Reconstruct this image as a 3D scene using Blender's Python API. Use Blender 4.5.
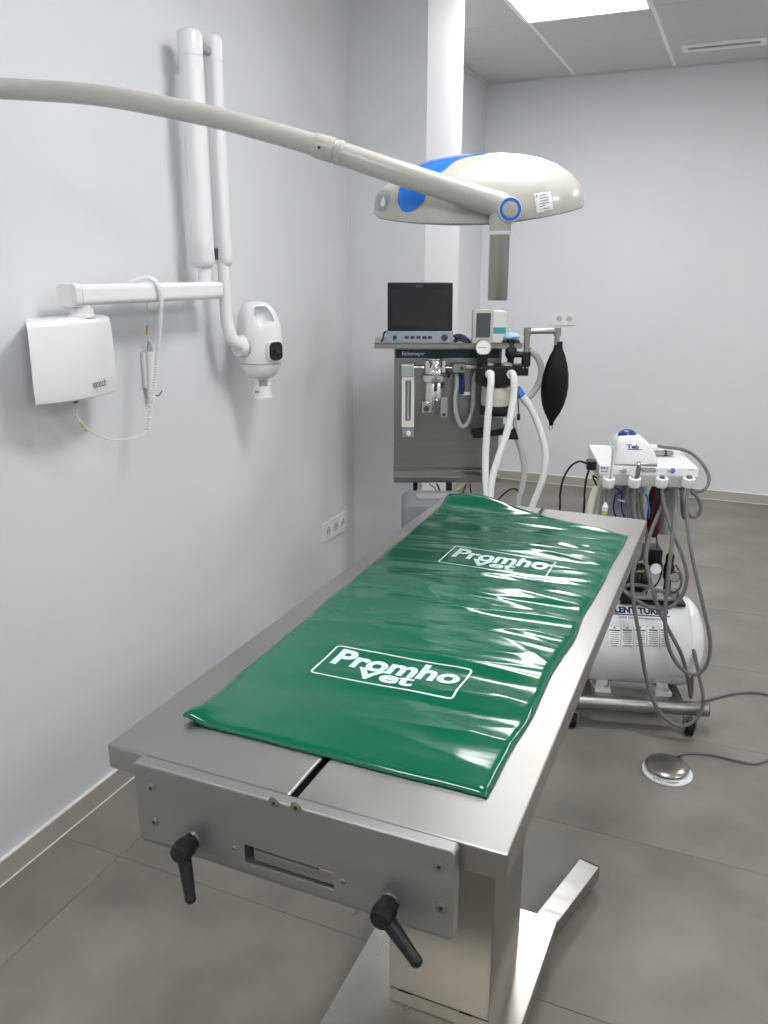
import bpy, bmesh, math, random
from mathutils import Vector, Matrix, noise
random.seed(4)
PI = math.pi
for o in list(bpy.data.objects): bpy.data.objects.remove(o)
scn = bpy.context.scene
COL = scn.collection

# ------------------------------------------------------------------ camera, world, exposure
H = 1.475                       # camera height
FPX = 815.0                     # focal length in pixels (768 x 1024 frame)
PITCH = math.atan(240 / FPX)
YAW = math.atan(366 / math.hypot(FPX, 240))
cd = bpy.data.cameras.new('camera'); cam = bpy.data.objects.new('camera', cd); COL.objects.link(cam)
cd.sensor_fit = 'VERTICAL'; cd.sensor_height = 36; cd.lens = FPX / 1024 * 36
cd.clip_start = 0.02; cd.clip_end = 60
cam.location = (0, 0, H); cam.rotation_euler = (PI / 2 - PITCH, 0, YAW)
scn.camera = cam
w = bpy.data.worlds.new('world'); scn.world = w; w.use_nodes = True
w.node_tree.nodes['Background'].inputs[0].default_value = (.8, .85, .9, 1)
w.node_tree.nodes['Background'].inputs[1].default_value = 0.05
scn.view_settings.view_transform = 'Standard'; scn.view_settings.look = 'None'
scn.view_settings.gamma = 1; scn.view_settings.use_curve_mapping = False
scn.view_settings.exposure = 0.0
PANEL_STRENGTH = 26.0
PANELS = [(-.86, 4.185), (-.26, 1.785), (1.54, 4.185), (-.86, -.615), (1.54, -.615), (2.14, 1.785)]

# ------------------------------------------------------------------ pixel to place helpers
fh = Vector((-math.sin(YAW), math.cos(YAW), 0)); RX = Vector((math.cos(YAW), math.sin(YAW), 0)); UZ = Vector((0, 0, 1))
FW = fh * math.cos(PITCH) - UZ * math.sin(PITCH); UP = fh * math.sin(PITCH) + UZ * math.cos(PITCH)
CAMP = Vector((0, 0, H))
def ray(x, y): return FW + RX * ((x - 384) / FPX) - UP * ((y - 512) / FPX)
def PZ(x, y, z): r = ray(x, y); return CAMP + r * ((z - H) / r.z)
def PX(x, y, X): r = ray(x, y); return CAMP + r * (X / r.x)
def PY(x, y, Y): r = ray(x, y); return CAMP + r * (Y / r.y)
def PW(x, y, wd): r = ray(x, y); return CAMP + r * (wd / r.dot(fh))       # plane at ground distance wd
class Frame:
    """a standing thing's own axes: x to its right, y to its back, z up from the floor"""
    def __init__(s, ox, oy, ang):
        s.o = Vector((ox, oy, 0)); s.a = ang
        s.x = Vector((math.cos(ang), math.sin(ang), 0)); s.y = Vector((-math.sin(ang), math.cos(ang), 0))
    def loc(s, p): d = p - s.o; return Vector((d.dot(s.x), d.dot(s.y), p.z))
    def pt(s, px, py, yl):
        r = ray(px, py); d = CAMP - s.o
        t = (yl - d.dot(s.y)) / r.dot(s.y); return s.loc(CAMP + r * t)
    def ptz(s, px, py, z): return s.loc(PZ(px, py, z))

# ------------------------------------------------------------------ materials
def lin(h):
    if isinstance(h, str):
        c = [int(h[i:i + 2], 16) / 255 for i in (0, 2, 4)]
        return tuple(((v + .055) / 1.055) ** 2.4 if v > .04 else v / 12.92 for v in c) + (1,)
    return tuple(h) + (1,)
MATS = {}
def mat(name, col, rough=.5, metal=0., var=.0, vscale=8., stretch=(1, 1, 1), bump=0., bscale=60., rvar=0., coat=0., spec=.5,
        trans=0., alpha=1., emit=0., sss=0., ior=1.45):
    m = bpy.data.materials.new(name); m.use_nodes = True; MATS[name] = m
    nt = m.node_tree; b = nt.nodes['Principled BSDF']; c = lin(col)
    I = b.inputs
    I['Base Color'].default_value = c; I['Roughness'].default_value = rough; I['Metallic'].default_value = metal
    I['Specular IOR Level'].default_value = spec; I['Coat Weight'].default_value = coat; I['Coat Roughness'].default_value = .08
    I['Transmission Weight'].default_value = trans; I['Alpha'].default_value = alpha; I['IOR'].default_value = ior
    if emit: I['Emission Color'].default_value = c; I['Emission Strength'].default_value = emit
    tc = nt.nodes.new('ShaderNodeTexCoord'); mp = nt.nodes.new('ShaderNodeMapping')
    mp.inputs['Scale'].default_value = stretch; nt.links.new(tc.outputs['Object'], mp.inputs[0])
    n = nt.nodes.new('ShaderNodeTexNoise'); n.inputs['Scale'].default_value = vscale; n.inputs['Detail'].default_value = 6
    nt.links.new(mp.outputs[0], n.inputs[0])
    r = nt.nodes.new('ShaderNodeValToRGB')
    v = max(var, .015)
    r.color_ramp.elements[0].position = .3; r.color_ramp.elements[1].position = .7
    r.color_ramp.elements[0].color = tuple(x * (1 - v) for x in c[:3]) + (1,)
    r.color_ramp.elements[1].color = tuple(min(1, x * (1 + v)) for x in c[:3]) + (1,)
    nt.links.new(n.outputs[0], r.inputs[0]); nt.links.new(r.outputs[0], I['Base Color'])
    if rvar:
        mr = nt.nodes.new('ShaderNodeMapRange'); mr.inputs[1].default_value = .3; mr.inputs[2].default_value = .7
        mr.inputs[3].default_value = max(.02, rough - rvar); mr.inputs[4].default_value = min(1, rough + rvar)
        nt.links.new(n.outputs[0], mr.inputs[0]); nt.links.new(mr.outputs[0], I['Roughness'])
    if bump:
        n2 = nt.nodes.new('ShaderNodeTexNoise'); n2.inputs['Scale'].default_value = bscale; n2.inputs['Detail'].default_value = 4
        nt.links.new(mp.outputs[0], n2.inputs[0])
        bp = nt.nodes.new('ShaderNodeBump'); bp.inputs['Strength'].default_value = bump; bp.inputs['Distance'].default_value = .01
        nt.links.new(n2.outputs[0], bp.inputs['Height']); nt.links.new(bp.outputs[0], I['Normal'])
    return m
mat('wall_paint', 'dbdde0', .75, var=.012, vscale=3, bump=.03, bscale=90)
mat('ceiling_tile', 'd0d0ce', .9, var=.03, vscale=60, bump=.12, bscale=220)
mat('ceiling_bar', 'f4f4f2', .5)
mat('floor_tile', '807b73', .45, var=.26, vscale=3.4, rvar=.08, bump=.02, bscale=40)
mat('grout', '89847b', .8)
mat('skirting', 'b0aa9f', .45, var=.05, vscale=6)
mat('skirting_joint', 'e6e4de', .6)
mat('led_panel', 'ffffff', .5, emit=PANEL_STRENGTH)
mat('steel_top', 'a6a4a0', .37, 1, var=.07, vscale=5, rvar=.05)
mat('steel_brushed', '9a968f', .30, 1, var=.02, vscale=40, stretch=(1, 1, .02), rvar=.01)
mat('steel_brushed_x', '9e9c98', .34, 1, var=.05, vscale=60, stretch=(.03, 1, 1), rvar=.05)
mat('steel_foot', 'b0aca4', .30, 1, var=.10, vscale=9, rvar=.05)
mat('steel_plain', 'a5a19a', .3, 1, var=.04)
mat('aluminium', '9f9f9d', .40, .9, var=.03, vscale=30, stretch=(.05, 1, 1), rvar=.05)
mat('chrome', 'd8d8d8', .12, 1)
mat('bright_metal', 'dcdcda', .25, 1)
mat('dark_steel', '55534f', .4, .9)
mat('black_plastic', '141416', .38)
mat('black_rubber', '08080a', .5, spec=.3)
mat('white_plastic', 'e9eaec', .28, coat=.2)
mat('white_matte', 'e6e6e4', .5)
mat('lamp_enamel', 'b9b7af', .3, coat=.3)
mat('blue_gloss', '1f74dd', .18, coat=.4)
mat('grey_plastic', 'a3a6ab', .4)
mat('grey_window', '9b9ea2', .3)
mat('dark_grey_case', '80858a', .45)
mat('mat_vinyl', '016143', .15, var=.05, vscale=5, bump=.12, bscale=10, stretch=(.35, 1.5, 1), coat=.15, spec=.5)
mat('mat_print', 'cfe6e6', .3, coat=.3)
mat('monitor_screen', '242528', .2)
mat('display_grey', '4b4e52', .35)
mat('monitor_bezel', '101316', .28)
mat('monitor_base', '8d97a4', .4)
mat('teal_band', '0b454b', .35)
mat('teal_stripe', '3f9aa8', .4)
mat('beige_plastic', 'b9b8b2', .45)
mat('pale_plastic', 'd9d9d4', .45)
mat('hose_white', 'e4e6e6', .4)
mat('hose_clear', 'c9cccb', .25, trans=.35)
mat('hose_grey', '6c6d6d', .45)
mat('hose_cream', 'd6d2c0', .5)
mat('blue_plastic', '3f7fd0', .35)
mat('pale_blue', 'a9cdea', .6)
mat('navy_plastic', '18357f', .3)
mat('ink_blue', '1f4aa0', .5)
mat('ink_navy', '15194d', .5)
mat('ink_dark', '3a3d42', .5)
mat('ink_grey', '8b9096', .5)
mat('ink_white', 'eef2f2', .5)
mat('clear_plastic', 'd4dada', .12, trans=.6, ior=1.4)
mat('granules', 'c6c3b6', .7, var=.1, vscale=120, bump=.3, bscale=160)
mat('red_bottle', '3a100e', .25)
mat('frosted_bottle', 'aeb0b0', .4, trans=.2)
mat('brass', '8a7440', .3, 1)
mat('gauge_face', 'f2f2f0', .35)
mat('yellow_tag', 'cdb866', .5)
mat('tank_white', 'e6e8ea', .22, coat=.4)
mat('socket_white', 'e3e4e6', .35)
mat('socket_shade', 'c4c6c9', .5)
mat('socket_hole', '2a2b2d', .6)
mat('vent_dark', 'b4b6b7', .7)
mat('vent_white', 'f2f2f0', .5)
mat('green_tint', 'a9bdb2', .3, trans=.2)

# ------------------------------------------------------------------ mesh building
class MB:
    def __init__(s): s.bm = bmesh.new(); s.mi = []
    def _m(s, faces, k):
        for f in faces: f.material_index = k
    def box(s, x0, x1, y0, y1, z0, z1, M=None, k=0):
        P = [Vector(p) for p in ((x0, y0, z0), (x1, y0, z0), (x1, y1, z0), (x0, y1, z0), (x0, y0, z1), (x1, y0, z1), (x1, y1, z1), (x0, y1, z1))]
        if M: P = [M @ p for p in P]
        v = [s.bm.verts.new(p) for p in P]
        s._m([s.bm.faces.new([v[i] for i in q]) for q in ((3, 2, 1, 0), (4, 5, 6, 7), (0, 1, 5, 4), (1, 2, 6, 5), (2, 3, 7, 6), (3, 0, 4, 7))], k)
        return s
    def rings(s, rings, cap0=True, cap1=True, k=0, closed=True):
        V = [[s.bm.verts.new(p) for p in r] for r in rings]; n = len(V[0]); fs = []
        for a, b in zip(V, V[1:]):
            for i in range(n if closed else n - 1):
                j = (i + 1) % n; fs.append(s.bm.faces.new((a[i], a[j], b[j], b[i])))
        if cap0: fs.append(s.bm.faces.new(V[0][::-1]))
        if cap1: fs.append(s.bm.faces.new(V[-1]))
        s._m(fs, k); return s
    def cyl(s, p0, p1, r0, r1=None, n=20, k=0, caps=True):
        p0, p1 = Vector(p0), Vector(p1); r1 = r0 if r1 is None else r1
        d = (p1 - p0).normalized(); a = d.orthogonal().normalized(); b = d.cross(a)
        f = lambda c, r: [c + (a * math.cos(2 * PI * i / n) + b * math.sin(2 * PI * i / n)) * r for i in range(n)]
        return s.rings([f(p0, r0), f(p1, r1)], caps, caps, k)
    def lathe(s, prof, c=(0, 0, 0), axis=(0, 0, 1), n=28, sy=1., k=0, up=None):
        """prof: (radius, height along axis)"""
        d = Vector(axis).normalized(); a = Vector(up).normalized() if up else (Vector((1, 0, 0)) if abs(d.z) > .9 else d.orthogonal().normalized())
        b = d.cross(a); c = Vector(c)
        R = [[c + d * z + (a * math.cos(2 * PI * i / n) + b * math.sin(2 * PI * i / n) * sy) * max(r, 1e-4) for i in range(n)] for r, z in prof]
        return s.rings(R, True, True, k)
    def tube(s, pts, r, n=10, sub=6, k=0, smooth=True, caps=True, r1=None):
        P = catmull(pts, sub) if smooth and len(pts) > 2 else [Vector(p) for p in pts]
        T = [(P[min(i + 1, len(P) - 1)] - P[max(i - 1, 0)]).normalized() for i in range(len(P))]
        a = T[0].orthogonal().normalized(); R = []
        for i, (p, t) in enumerate(zip(P, T)):
            a = (a - t * a.dot(t))
            a = a.normalized() if a.length > 1e-6 else t.orthogonal().normalized()
            b = t.cross(a); rr = r if r1 is None else r + (r1 - r) * i / (len(P) - 1)
            R.append([p + (a * math.cos(2 * PI * j / n) + b * math.sin(2 * PI * j / n)) * rr for j in range(n)])
        return s.rings(R, caps, caps, k)
    def prism(s, pts, z0, z1, M=None, k=0):
        f = lambda z: [(M @ Vector((x, y, z))) if M else Vector((x, y, z)) for x, y in pts]
        return s.rings([f(z0), f(z1)], True, True, k)
    def sphere(s, c, r, sc=(1, 1, 1), n=20, m=12, k=0):
        c = Vector(c)
        R = [[c + Vector((sc[0] * r * math.sin(t) * math.cos(2 * PI * i / n), sc[1] * r * math.sin(t) * math.sin(2 * PI * i / n), -sc[2] * r * math.cos(t))) for i in range(n)]
             for t in [max(.02, min(PI - .02, PI * j / m)) for j in range(m + 1)]]
        return s.rings(R, True, True, k)
    def build(s, name, m, parent=None, bevel=0., seg=2, world=False, smooth=40, kind=None):
        bm = s.bm
        bmesh.ops.recalc_face_normals(bm, faces=bm.faces)
        if bevel:
            es = [e for e in bm.edges if len(e.link_faces) == 2 and e.calc_face_angle(0) > .6]
            bmesh.ops.bevel(bm, geom=es, offset=bevel, segments=seg, affect='EDGES', profile=.5, clamp_overlap=True)
        if world and parent:
            r = parent
            while r.parent: r = r.parent
            M = (Matrix.Translation(r.location) @ Matrix.Rotation(r.rotation_euler.z, 4, 'Z')).inverted()
            bm.transform(M)
        me = bpy.data.meshes.new(name); bm.to_mesh(me); bm.free()
        o = link(name, me, m, parent, smooth, kind)
        if bevel and smooth:
            wn = o.modifiers.new('weighted_normal', 'WEIGHTED_NORMAL'); wn.weight = 100; wn.keep_sharp = True
        return o
def link(name, me, m, parent=None, smooth=40, kind=None):
    for x in (m if isinstance(m, (list, tuple)) else [m]): me.materials.append(MATS[x])
    if smooth:
        me.polygons.foreach_set('use_smooth', [True] * len(me.polygons)); me.set_sharp_from_angle(angle=math.radians(smooth))
    o = bpy.data.objects.new(name, me); COL.objects.link(o)
    if parent: o.parent = parent
    if kind: o['kind'] = kind
    return o
def catmull(pts, sub=6):
    P = [Vector(p) for p in pts]; Q = [P[0] * 2 - P[1]] + P + [P[-1] * 2 - P[-2]]; out = []
    for i in range(1, len(Q) - 2):
        a, b, c, d = Q[i - 1:i + 3]
        for j in range(sub):
            t = j / sub
            out.append(.5 * (2 * b + (c - a) * t + (2 * a - 5 * b + 4 * c - d) * t * t + (3 * b - a - 3 * c + d) * t ** 3))
    out.append(P[-1]); return out
def rrect(w_, h_, r, n=5):
    out = []
    for cx, cy, a0 in ((w_ / 2 - r, h_ / 2 - r, 0), (-w_ / 2 + r, h_ / 2 - r, 90), (-w_ / 2 + r, -h_ / 2 + r, 180), (w_ / 2 - r, -h_ / 2 + r, 270)):
        for i in range(n + 1):
            a = math.radians(a0 + 90 * i / n); out.append((cx + r * math.cos(a), cy + r * math.sin(a)))
    return out
def basis(o, x, y):
    """matrix with origin o, x axis along x, y axis along y, z = x cross y"""
    x = Vector(x).normalized(); y = Vector(y); y = (y - x * y.dot(x)).normalized(); z = x.cross(y)
    M = Matrix((x, y, z)).transposed().to_4x4(); M.translation = Vector(o); return M
def thing(name, label, cat, loc=(0, 0, 0), rz=0, group=None):
    o = bpy.data.objects.new(name, None); COL.objects.link(o); o.empty_display_size = .05
    o.location = loc; o.rotation_euler = (0, 0, rz); o['label'] = label; o['category'] = cat
    if group: o['group'] = group
    return o
def tag(o, label, cat, group=None):
    o['label'] = label; o['category'] = cat
    if group: o['group'] = group
    return o
def struct(o): o['kind'] = 'structure'; return o
def text_mesh(body, width=None, height=None, bold=0., shear=0., spacing=1., depth=.0):
    """flat lettering from the built-in font, centred, fitted to width x height"""
    c = bpy.data.curves.new('lettering', 'FONT'); c.body = body; c.size = 1; c.offset = bold; c.shear = shear
    c.space_character = spacing; c.extrude = depth; c.fill_mode = 'FRONT' if not depth else 'BOTH'; c.resolution_u = 4
    o = bpy.data.objects.new('lettering', c); COL.objects.link(o)
    dg = bpy.context.evaluated_depsgraph_get(); dg.update()
    me = bpy.data.meshes.new_from_object(o.evaluated_get(dg)); bpy.data.objects.remove(o); bpy.data.curves.remove(c)
    xs = [v.co.x for v in me.vertices]; ys = [v.co.y for v in me.vertices]
    W, Hh = max(xs) - min(xs), max(ys) - min(ys); cx, cy = (max(xs) + min(xs)) / 2, (max(ys) + min(ys)) / 2
    sx = width / W if width else height / Hh; sy = height / Hh if height else sx
    for v in me.vertices: v.co = Vector(((v.co.x - cx) * sx, (v.co.y - cy) * sy, v.co.z * sx))
    return me
def text(name, body, M, m, parent, width=None, height=None, world=False, **kw):
    me = text_mesh(body, width, height, **kw); me.transform(M)
    if world and parent:
        r = parent
        while r.parent: r = r.parent
        me.transform((Matrix.Translation(r.location) @ Matrix.Rotation(r.rotation_euler.z, 4, 'Z')).inverted())
    me.materials.clear()
    return link(name, me, m, parent, 0)
def boolean(o, cutters, op='DIFFERENCE'):
    for c in cutters:
        md = o.modifiers.new('b', 'BOOLEAN'); md.object = c; md.operation = op; md.solver = 'EXACT'
    dg = bpy.context.evaluated_depsgraph_get(); dg.update()
    me = bpy.data.meshes.new_from_object(o.evaluated_get(dg)); o.modifiers.clear(); o.data = me
    for c in cutters: bpy.data.objects.remove(c)
    me.set_sharp_from_angle(angle=math.radians(40))
    return o

# ------------------------------------------------------------------ the room
XL, XR, YB, YN, ZC = -1.56, 2.75, 5.765, -1.9, 2.675
PY0, PY1, PXE, XL2 = 3.27, 3.71, -1.227, -1.74
def wallbox(name, *b): return struct(MB().box(*b).build(name, 'wall_paint', smooth=0))
wallbox('wall_left', XL - .4, XL, YN - .2, PY0, 0, ZC)
wallbox('wall_pier', XL - .4, PXE, PY0, PY1, 0, ZC)
wallbox('wall_recess', XL2 - .22, XL2, PY1, YB, 0, ZC)
wallbox('wall_back', XL2 - .22, XR + .2, YB, YB + .2, 0, ZC)
wallbox('wall_right', XR, XR + .2, YN - .2, YB, 0, ZC)
wallbox('wall_near', XL, XR, YN - .2, YN, 0, ZC)
# floor: recessed joint bed with separate tiles
floor = struct(MB().box(XL - .4, XR + .2, YN - .2, YB + .2, -.06, -.0025).build('floor', 'grout', smooth=0))
TX, TY, JX, JY = 1.8, .595, -1.352, 1.38
def floor_tile(x0, x1, y0, y1, cache={}):
    k = (round(x1 - x0, 3), round(y1 - y0, 3))
    if k not in cache:
        g = .0005
        o = MB().box(-k[0] / 2 + g, k[0] / 2 - g, -k[1] / 2 + g, k[1] / 2 - g, -.006, 0).build('tile', 'floor_tile', floor, bevel=.0008, seg=1, smooth=0)
        cache[k] = o.data
    else:
        o = bpy.data.objects.new('tile', cache[k]); COL.objects.link(o); o.parent = floor
    o.location = ((x0 + x1) / 2, (y0 + y1) / 2, 0)
ys = [JY + TY * i for i in range(-6, 9)]
xs = [JX + TX * i for i in range(-1, 5)]
for a, b in zip(ys, ys[1:]):
    for c, d in zip(xs, xs[1:]):
        x0, x1, y0, y1 = max(c, XL2 - .01), min(d, XR), max(a, YN), min(b, YB)
        if x1 - x0 > .02 and y1 - y0 > .02: floor_tile(x0, x1, y0, y1)
# skirting
def skirting(name, x0, x1, y0, y1, along):
    z = .062
    o = struct(MB().box(x0, x1, y0, y1, 0, z).build(name, 'skirting', smooth=0))
    e = .0025
    MB().box(x0, x1, y0, y1, z, z + .004).build('joint_line', 'skirting_joint', o, smooth=0)
    if along == 'y': MB().box(x1, x1 + .003, y0, y1, 0, .003).build('joint_line', 'skirting_joint', o, smooth=0)
    else: MB().box(x0, x1, y0 - .003, y0, 0, .003).build('joint_line', 'skirting_joint', o, smooth=0)
    return o
skirting('baseboard_left', XL, XL + .01, YN, PY0 - .01, 'y')
skirting('baseboard_pier', XL, PXE + .01, PY0 - .01, PY0, 'x')
skirting('baseboard_pier_side', PXE, PXE + .01, PY0, PY1, 'y')
skirting('baseboard_recess', XL2, XL2 + .01, PY1, YB - .01, 'y')
skirting('baseboard_back', XL2, XR, YB - .01, YB, 'x')

# ceiling: slab, bars, tiles
ceil = struct(MB().box(XL - .4, XR + .2, YN - .2, YB + .2, ZC + .05, ZC + .12).build('ceiling', 'ceiling_tile', smooth=0))
G = .6
gx = [-1.16 + G * i for i in range(-1, 8)]; gy = [4.485 + G * i for i in range(-11, 2)] + [YB + .02]
cache = {}
def ctile(x0, x1, y0, y1):
    k = (round(x1 - x0, 3), round(y1 - y0, 3))
    if k not in cache:
        o = MB().box(-k[0] / 2 + .008, k[0] / 2 - .008, -k[1] / 2 + .008, k[1] / 2 - .008, 0, .02).build('panel', 'ceiling_tile', ceil, bevel=.003, seg=1, smooth=0); cache[k] = o.data
    else: o = bpy.data.objects.new('panel', cache[k]); COL.objects.link(o); o.parent = ceil
    o.location = ((x0 + x1) / 2, (y0 + y1) / 2, ZC - .002)
for a, b in zip(gy, gy[1:]):
    for c, d in zip(gx, gx[1:]):
        x0, x1, y0, y1 = max(c, XL2), min(d, XR), max(a, YN), min(b, YB)
        if x1 - x0 < .05 or y1 - y0 < .05: continue
        if any(x0 < px < x1 and y0 < py < y1 for px, py in PANELS): continue
        ctile(x0, x1, y0, y1)
for x in gx:
    if XL2 < x < XR: MB().box(x - .012, x + .012, YN, YB, ZC - .001, ZC + .03).build('grid_bar', 'ceiling_bar', ceil, smooth=0)
for y in gy[:-1]:
    if YN < y < YB: MB().box(XL2, XR, y - .007, y + .007, ZC + .0005, ZC + .03).build('grid_bar', 'ceiling_tile', ceil, smooth=0)
struct(MB().box(XL2, XR, YB - .022, YB, ZC - .012, ZC - .0025).build('trim_1', 'ceiling_tile', smooth=0))
struct(MB().box(XL2, XL2 + .022, PY1, YB - .022, ZC - .012, ZC - .0025).build('trim_2', 'ceiling_tile', smooth=0))
where = ['above the open floor behind the breathing machine', 'over the edge of the steel table', 'in the far corner over the open floor',
         'behind the camera beside the left wall', 'behind the camera over open floor', 'along the right wall over open floor']
for i, (x, y) in enumerate(PANELS):
    t = thing('ceiling_light', 'square white LED ceiling panel ' + where[i], 'ceiling light', (x, y, ZC - .012), 0, 'LED panels in the ceiling grid')
    b = MB(); q = .296
    for s_ in (-1, 1):
        b.box(-q, q, s_ * q - .012, s_ * q + .012 - .0, -.002, .018)
        b.box(s_ * q - .012, s_ * q + .012, -q + .012, q - .012, -.002, .018)
    b.build('frame', 'ceiling_bar', t, smooth=0)
    MB().box(-q + .0121, q - .0121, -q + .0121, q - .0121, .002, .012).build('diffuser', 'led_panel', t, smooth=0)
# linear air vent in the ceiling
t = thing('air_vent', 'narrow white slot air vent in the ceiling panel near back wall', 'vent', (-.27, 5.33, ZC - .012))
MB().box(-.215, .215, -.075, -.028, 0, .009).box(-.215, .215, .028, .075, 0, .009).box(-.215, -.185, -.028, .028, 0, .009).box(.185, .215, -.028, .028, 0, .009).build('frame', 'vent_white', t, smooth=0)
MB().box(-.185, .185, -.028, .028, .005, .009).build('slot', 'vent_dark', t, smooth=0)
for y in (-.012, .012): MB().box(-.185, .185, y - .0015, y + .0015, .0005, .005).build('blade', 'vent_dark', t, smooth=0)

# ------------------------------------------------------------------ wall sockets
def sockets(name, label, n, c, x, nrm):
    """n-gang socket plate; c centre on the wall, x along the wall, nrm out of it"""
    y = Vector((0, 0, 1)); t = thing(name, label, 'socket', c)
    M = basis((0, 0, 0), x, y)
    W_ = .071 * n + .012
    MB().prism(rrect(W_, .084, .004), 0, .009, M).build('cover_plate', 'socket_white', t, bevel=.0015, seg=1)
    for i in range(n):
        cx = (i - (n - 1) / 2) * .071; N = Matrix.Translation((cx, 0, 0))
        b = MB(); b.lathe([(.0275, .009), (.0275, .0115), (.0225, .0115), (.0205, .0095)], (cx, 0, 0), (0, 0, 1)); b.bm.transform(M)
        b.build('socket_ring', 'socket_white', t)
        b = MB(); b.lathe([(.0205, .0093), (.0205, .0098)], (cx, 0, 0), (0, 0, 1)); b.bm.transform(M)
        wl = b.build('socket_well', 'socket_shade', t)
        b = MB()
        for s_ in (-1, 1): b.cyl((cx + s_ * .0095, 0, .0095), (cx + s_ * .0095, 0, .0105), .0032, n=10)
        b.bm.transform(M); b.build('pin_hole', 'socket_hole', wl)
    return t
pz = (PX(322, 531, XL) + PX(345, 522, XL)) / 2
sockets('wall_socket', 'white triple power socket low on the left wall behind the table', 3, (XL, pz.y, pz.z), (0, 1, 0), (1, 0, 0))
pz = PY(564.5, 319, YB)
sockets('wall_socket', 'white double power socket on the back wall above the breathing bag', 2, (pz.x, YB, pz.z), (1, 0, 0), (0, -1, 0))

# ------------------------------------------------------------------ steel examination table
ZT = .875; TX0, TX1, TY0, TY1 = -.713, -.168, .726, 2.069; TCX = (TX0 + TX1) / 2
table = thing('examination_table', 'stainless steel examination table on a square pedestal beside the left wall', 'table', (TCX, 1.30, 0))
def W(b, name, m, parent=None, **k): return b.build(name, m, parent or table, world=True, **k)
SLX, SLW = -.4315, .005
# two halves of the top with a slot between them
W(MB().box(TX0, SLX - SLW, TY0, TY1, ZT - .036, ZT), 'table_top', 'steel_top', bevel=.0035, seg=2)
W(MB().box(SLX + SLW, TX1, TY0, TY1, ZT - .036, ZT), 'table_top', 'steel_top', bevel=.0035, seg=2)
W(MB().box(SLX - SLW - .0001, SLX - .0028, TY0, TY1, ZT - .03, ZT + .0004), 'slot_strip', 'chrome', smooth=0)
W(MB().box(SLX - .0028, SLX + SLW, TY0 + .001, TY1 - .002, ZT - .034, ZT - .022), 'slot_channel', 'black_rubber', smooth=0)
# underframe below the top
W(MB().box(TX0 + .07, TX1 - .07, TY0 + .04, TY1 - .06, ZT - .10, ZT - .037), 'underframe', 'dark_steel', bevel=.004, seg=1)
# front aluminium plate with a window cut
PX0, PX1, PZ0, PZ1, PYF, PYK = -.655, -.2215, .757, .8755, .708, .7255
pc = ((PX0 + PX1) / 2, (PZ0 + PZ1) / 2)
Mf = basis((pc[0], PYK, pc[1]), (1, 0, 0), (0, 0, 1))      # z points to the viewer (-y)
fp = W(MB().prism(rrect(PX1 - PX0, PZ1 - PZ0, .006), 0, PYK - PYF, Mf), 'front_plate', 'aluminium', bevel=.0012, seg=1)
def pp(px, py): p = PY(px, py, PYF); return p.x, p.z
a0 = pp(244, 839); a1 = pp(334, 880)
wx0, wx1 = a0[0], a1[0]; wz0, wz1 = .775, .801
cut = MB().box(wx0, wx1, PYF - .02, PYK + .02, wz0, wz1).build('cut', 'black_plastic', table, world=True)
boolean(fp, [cut])
W(MB().box(wx0 - .01, wx1 + .01, PYK + .0005, PYK + .006, wz0 - .01, wz1 + .008), 'window_backing', 'dark_steel', smooth=0)
W(MB().box(wx0 + .010, wx1 - .001, PYF + .004, PYK, wz0 + .003, wz0 + .021), 'sliding_bar', 'steel_plain', bevel=.001, seg=1)
W(MB().box(wx0 + .012, wx1 - .022, PYF + .002, PYF + .005, wz0 + .015, wz0 + .0205), 'bar_edge', 'aluminium', smooth=0)
def screw(px, py, r, nm='screw'):
    x, z = pp(px, py)
    b = MB(); b.lathe([(r * 1.25, 0), (r * 1.25, .0004), (r * 1.02, .0002), (r, .0009), (r * .9, .0012), (r * .42, .0012), (r * .4, .0004)], (x, PYF, z), (0, -1, 0), n=20)
    o = W(b, nm, 'steel_plain')
    W(MB().cyl((x, PYF - .0003, z), (x, PYF - .0006, z), r * .4, n=6), 'hex_socket', 'dark_steel', o)
for q in ((151, 788), (154, 822), (274, 803), (296, 808), (439, 867), (441, 908)): screw(*q, .0062)
for q in ((234, 849), (343, 882)): screw(*q, .0035)
# clamp handles
def handle(px, py, ex, ey):
    x, z = pp(px, py); c = Vector((x, PYF, z)); out = Vector((0, -1, 0))
    b = MB(); b.lathe([(.0105, 0), (.0115, .006), (.0135, .010), (.0145, .018), (.0140, .025), (.0115, .030), (.006, .032)], c, out, n=20)
    o = W(b, 'clamp_handle', 'black_plastic')
    tip = PY(ex, ey, PYF - .034); P0 = c + out * .019
    W(MB().tube([P0, P0.lerp(tip, .3), P0.lerp(tip, .65), tip], .0098, n=12, r1=.0068), 'lever', 'black_plastic', o)
    W(MB().sphere(tip, .0074, n=12, m=8), 'lever_tip', 'black_plastic', o)
    W(MB().cyl(c, c + out * .002, .0128), 'washer', 'steel_plain', o)
handle(192, 841, 190.5, 898); handle(390, 903, 416, 961)
# short bolt under the plate
x, z = pp(350, 896)
W(MB().lathe([(.004, 0), (.006, .004), (.006, .008), (.003, .010)], (x, PYF + .01, .752), (0, 0, -1), n=14), 'bolt', 'steel_plain')
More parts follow.
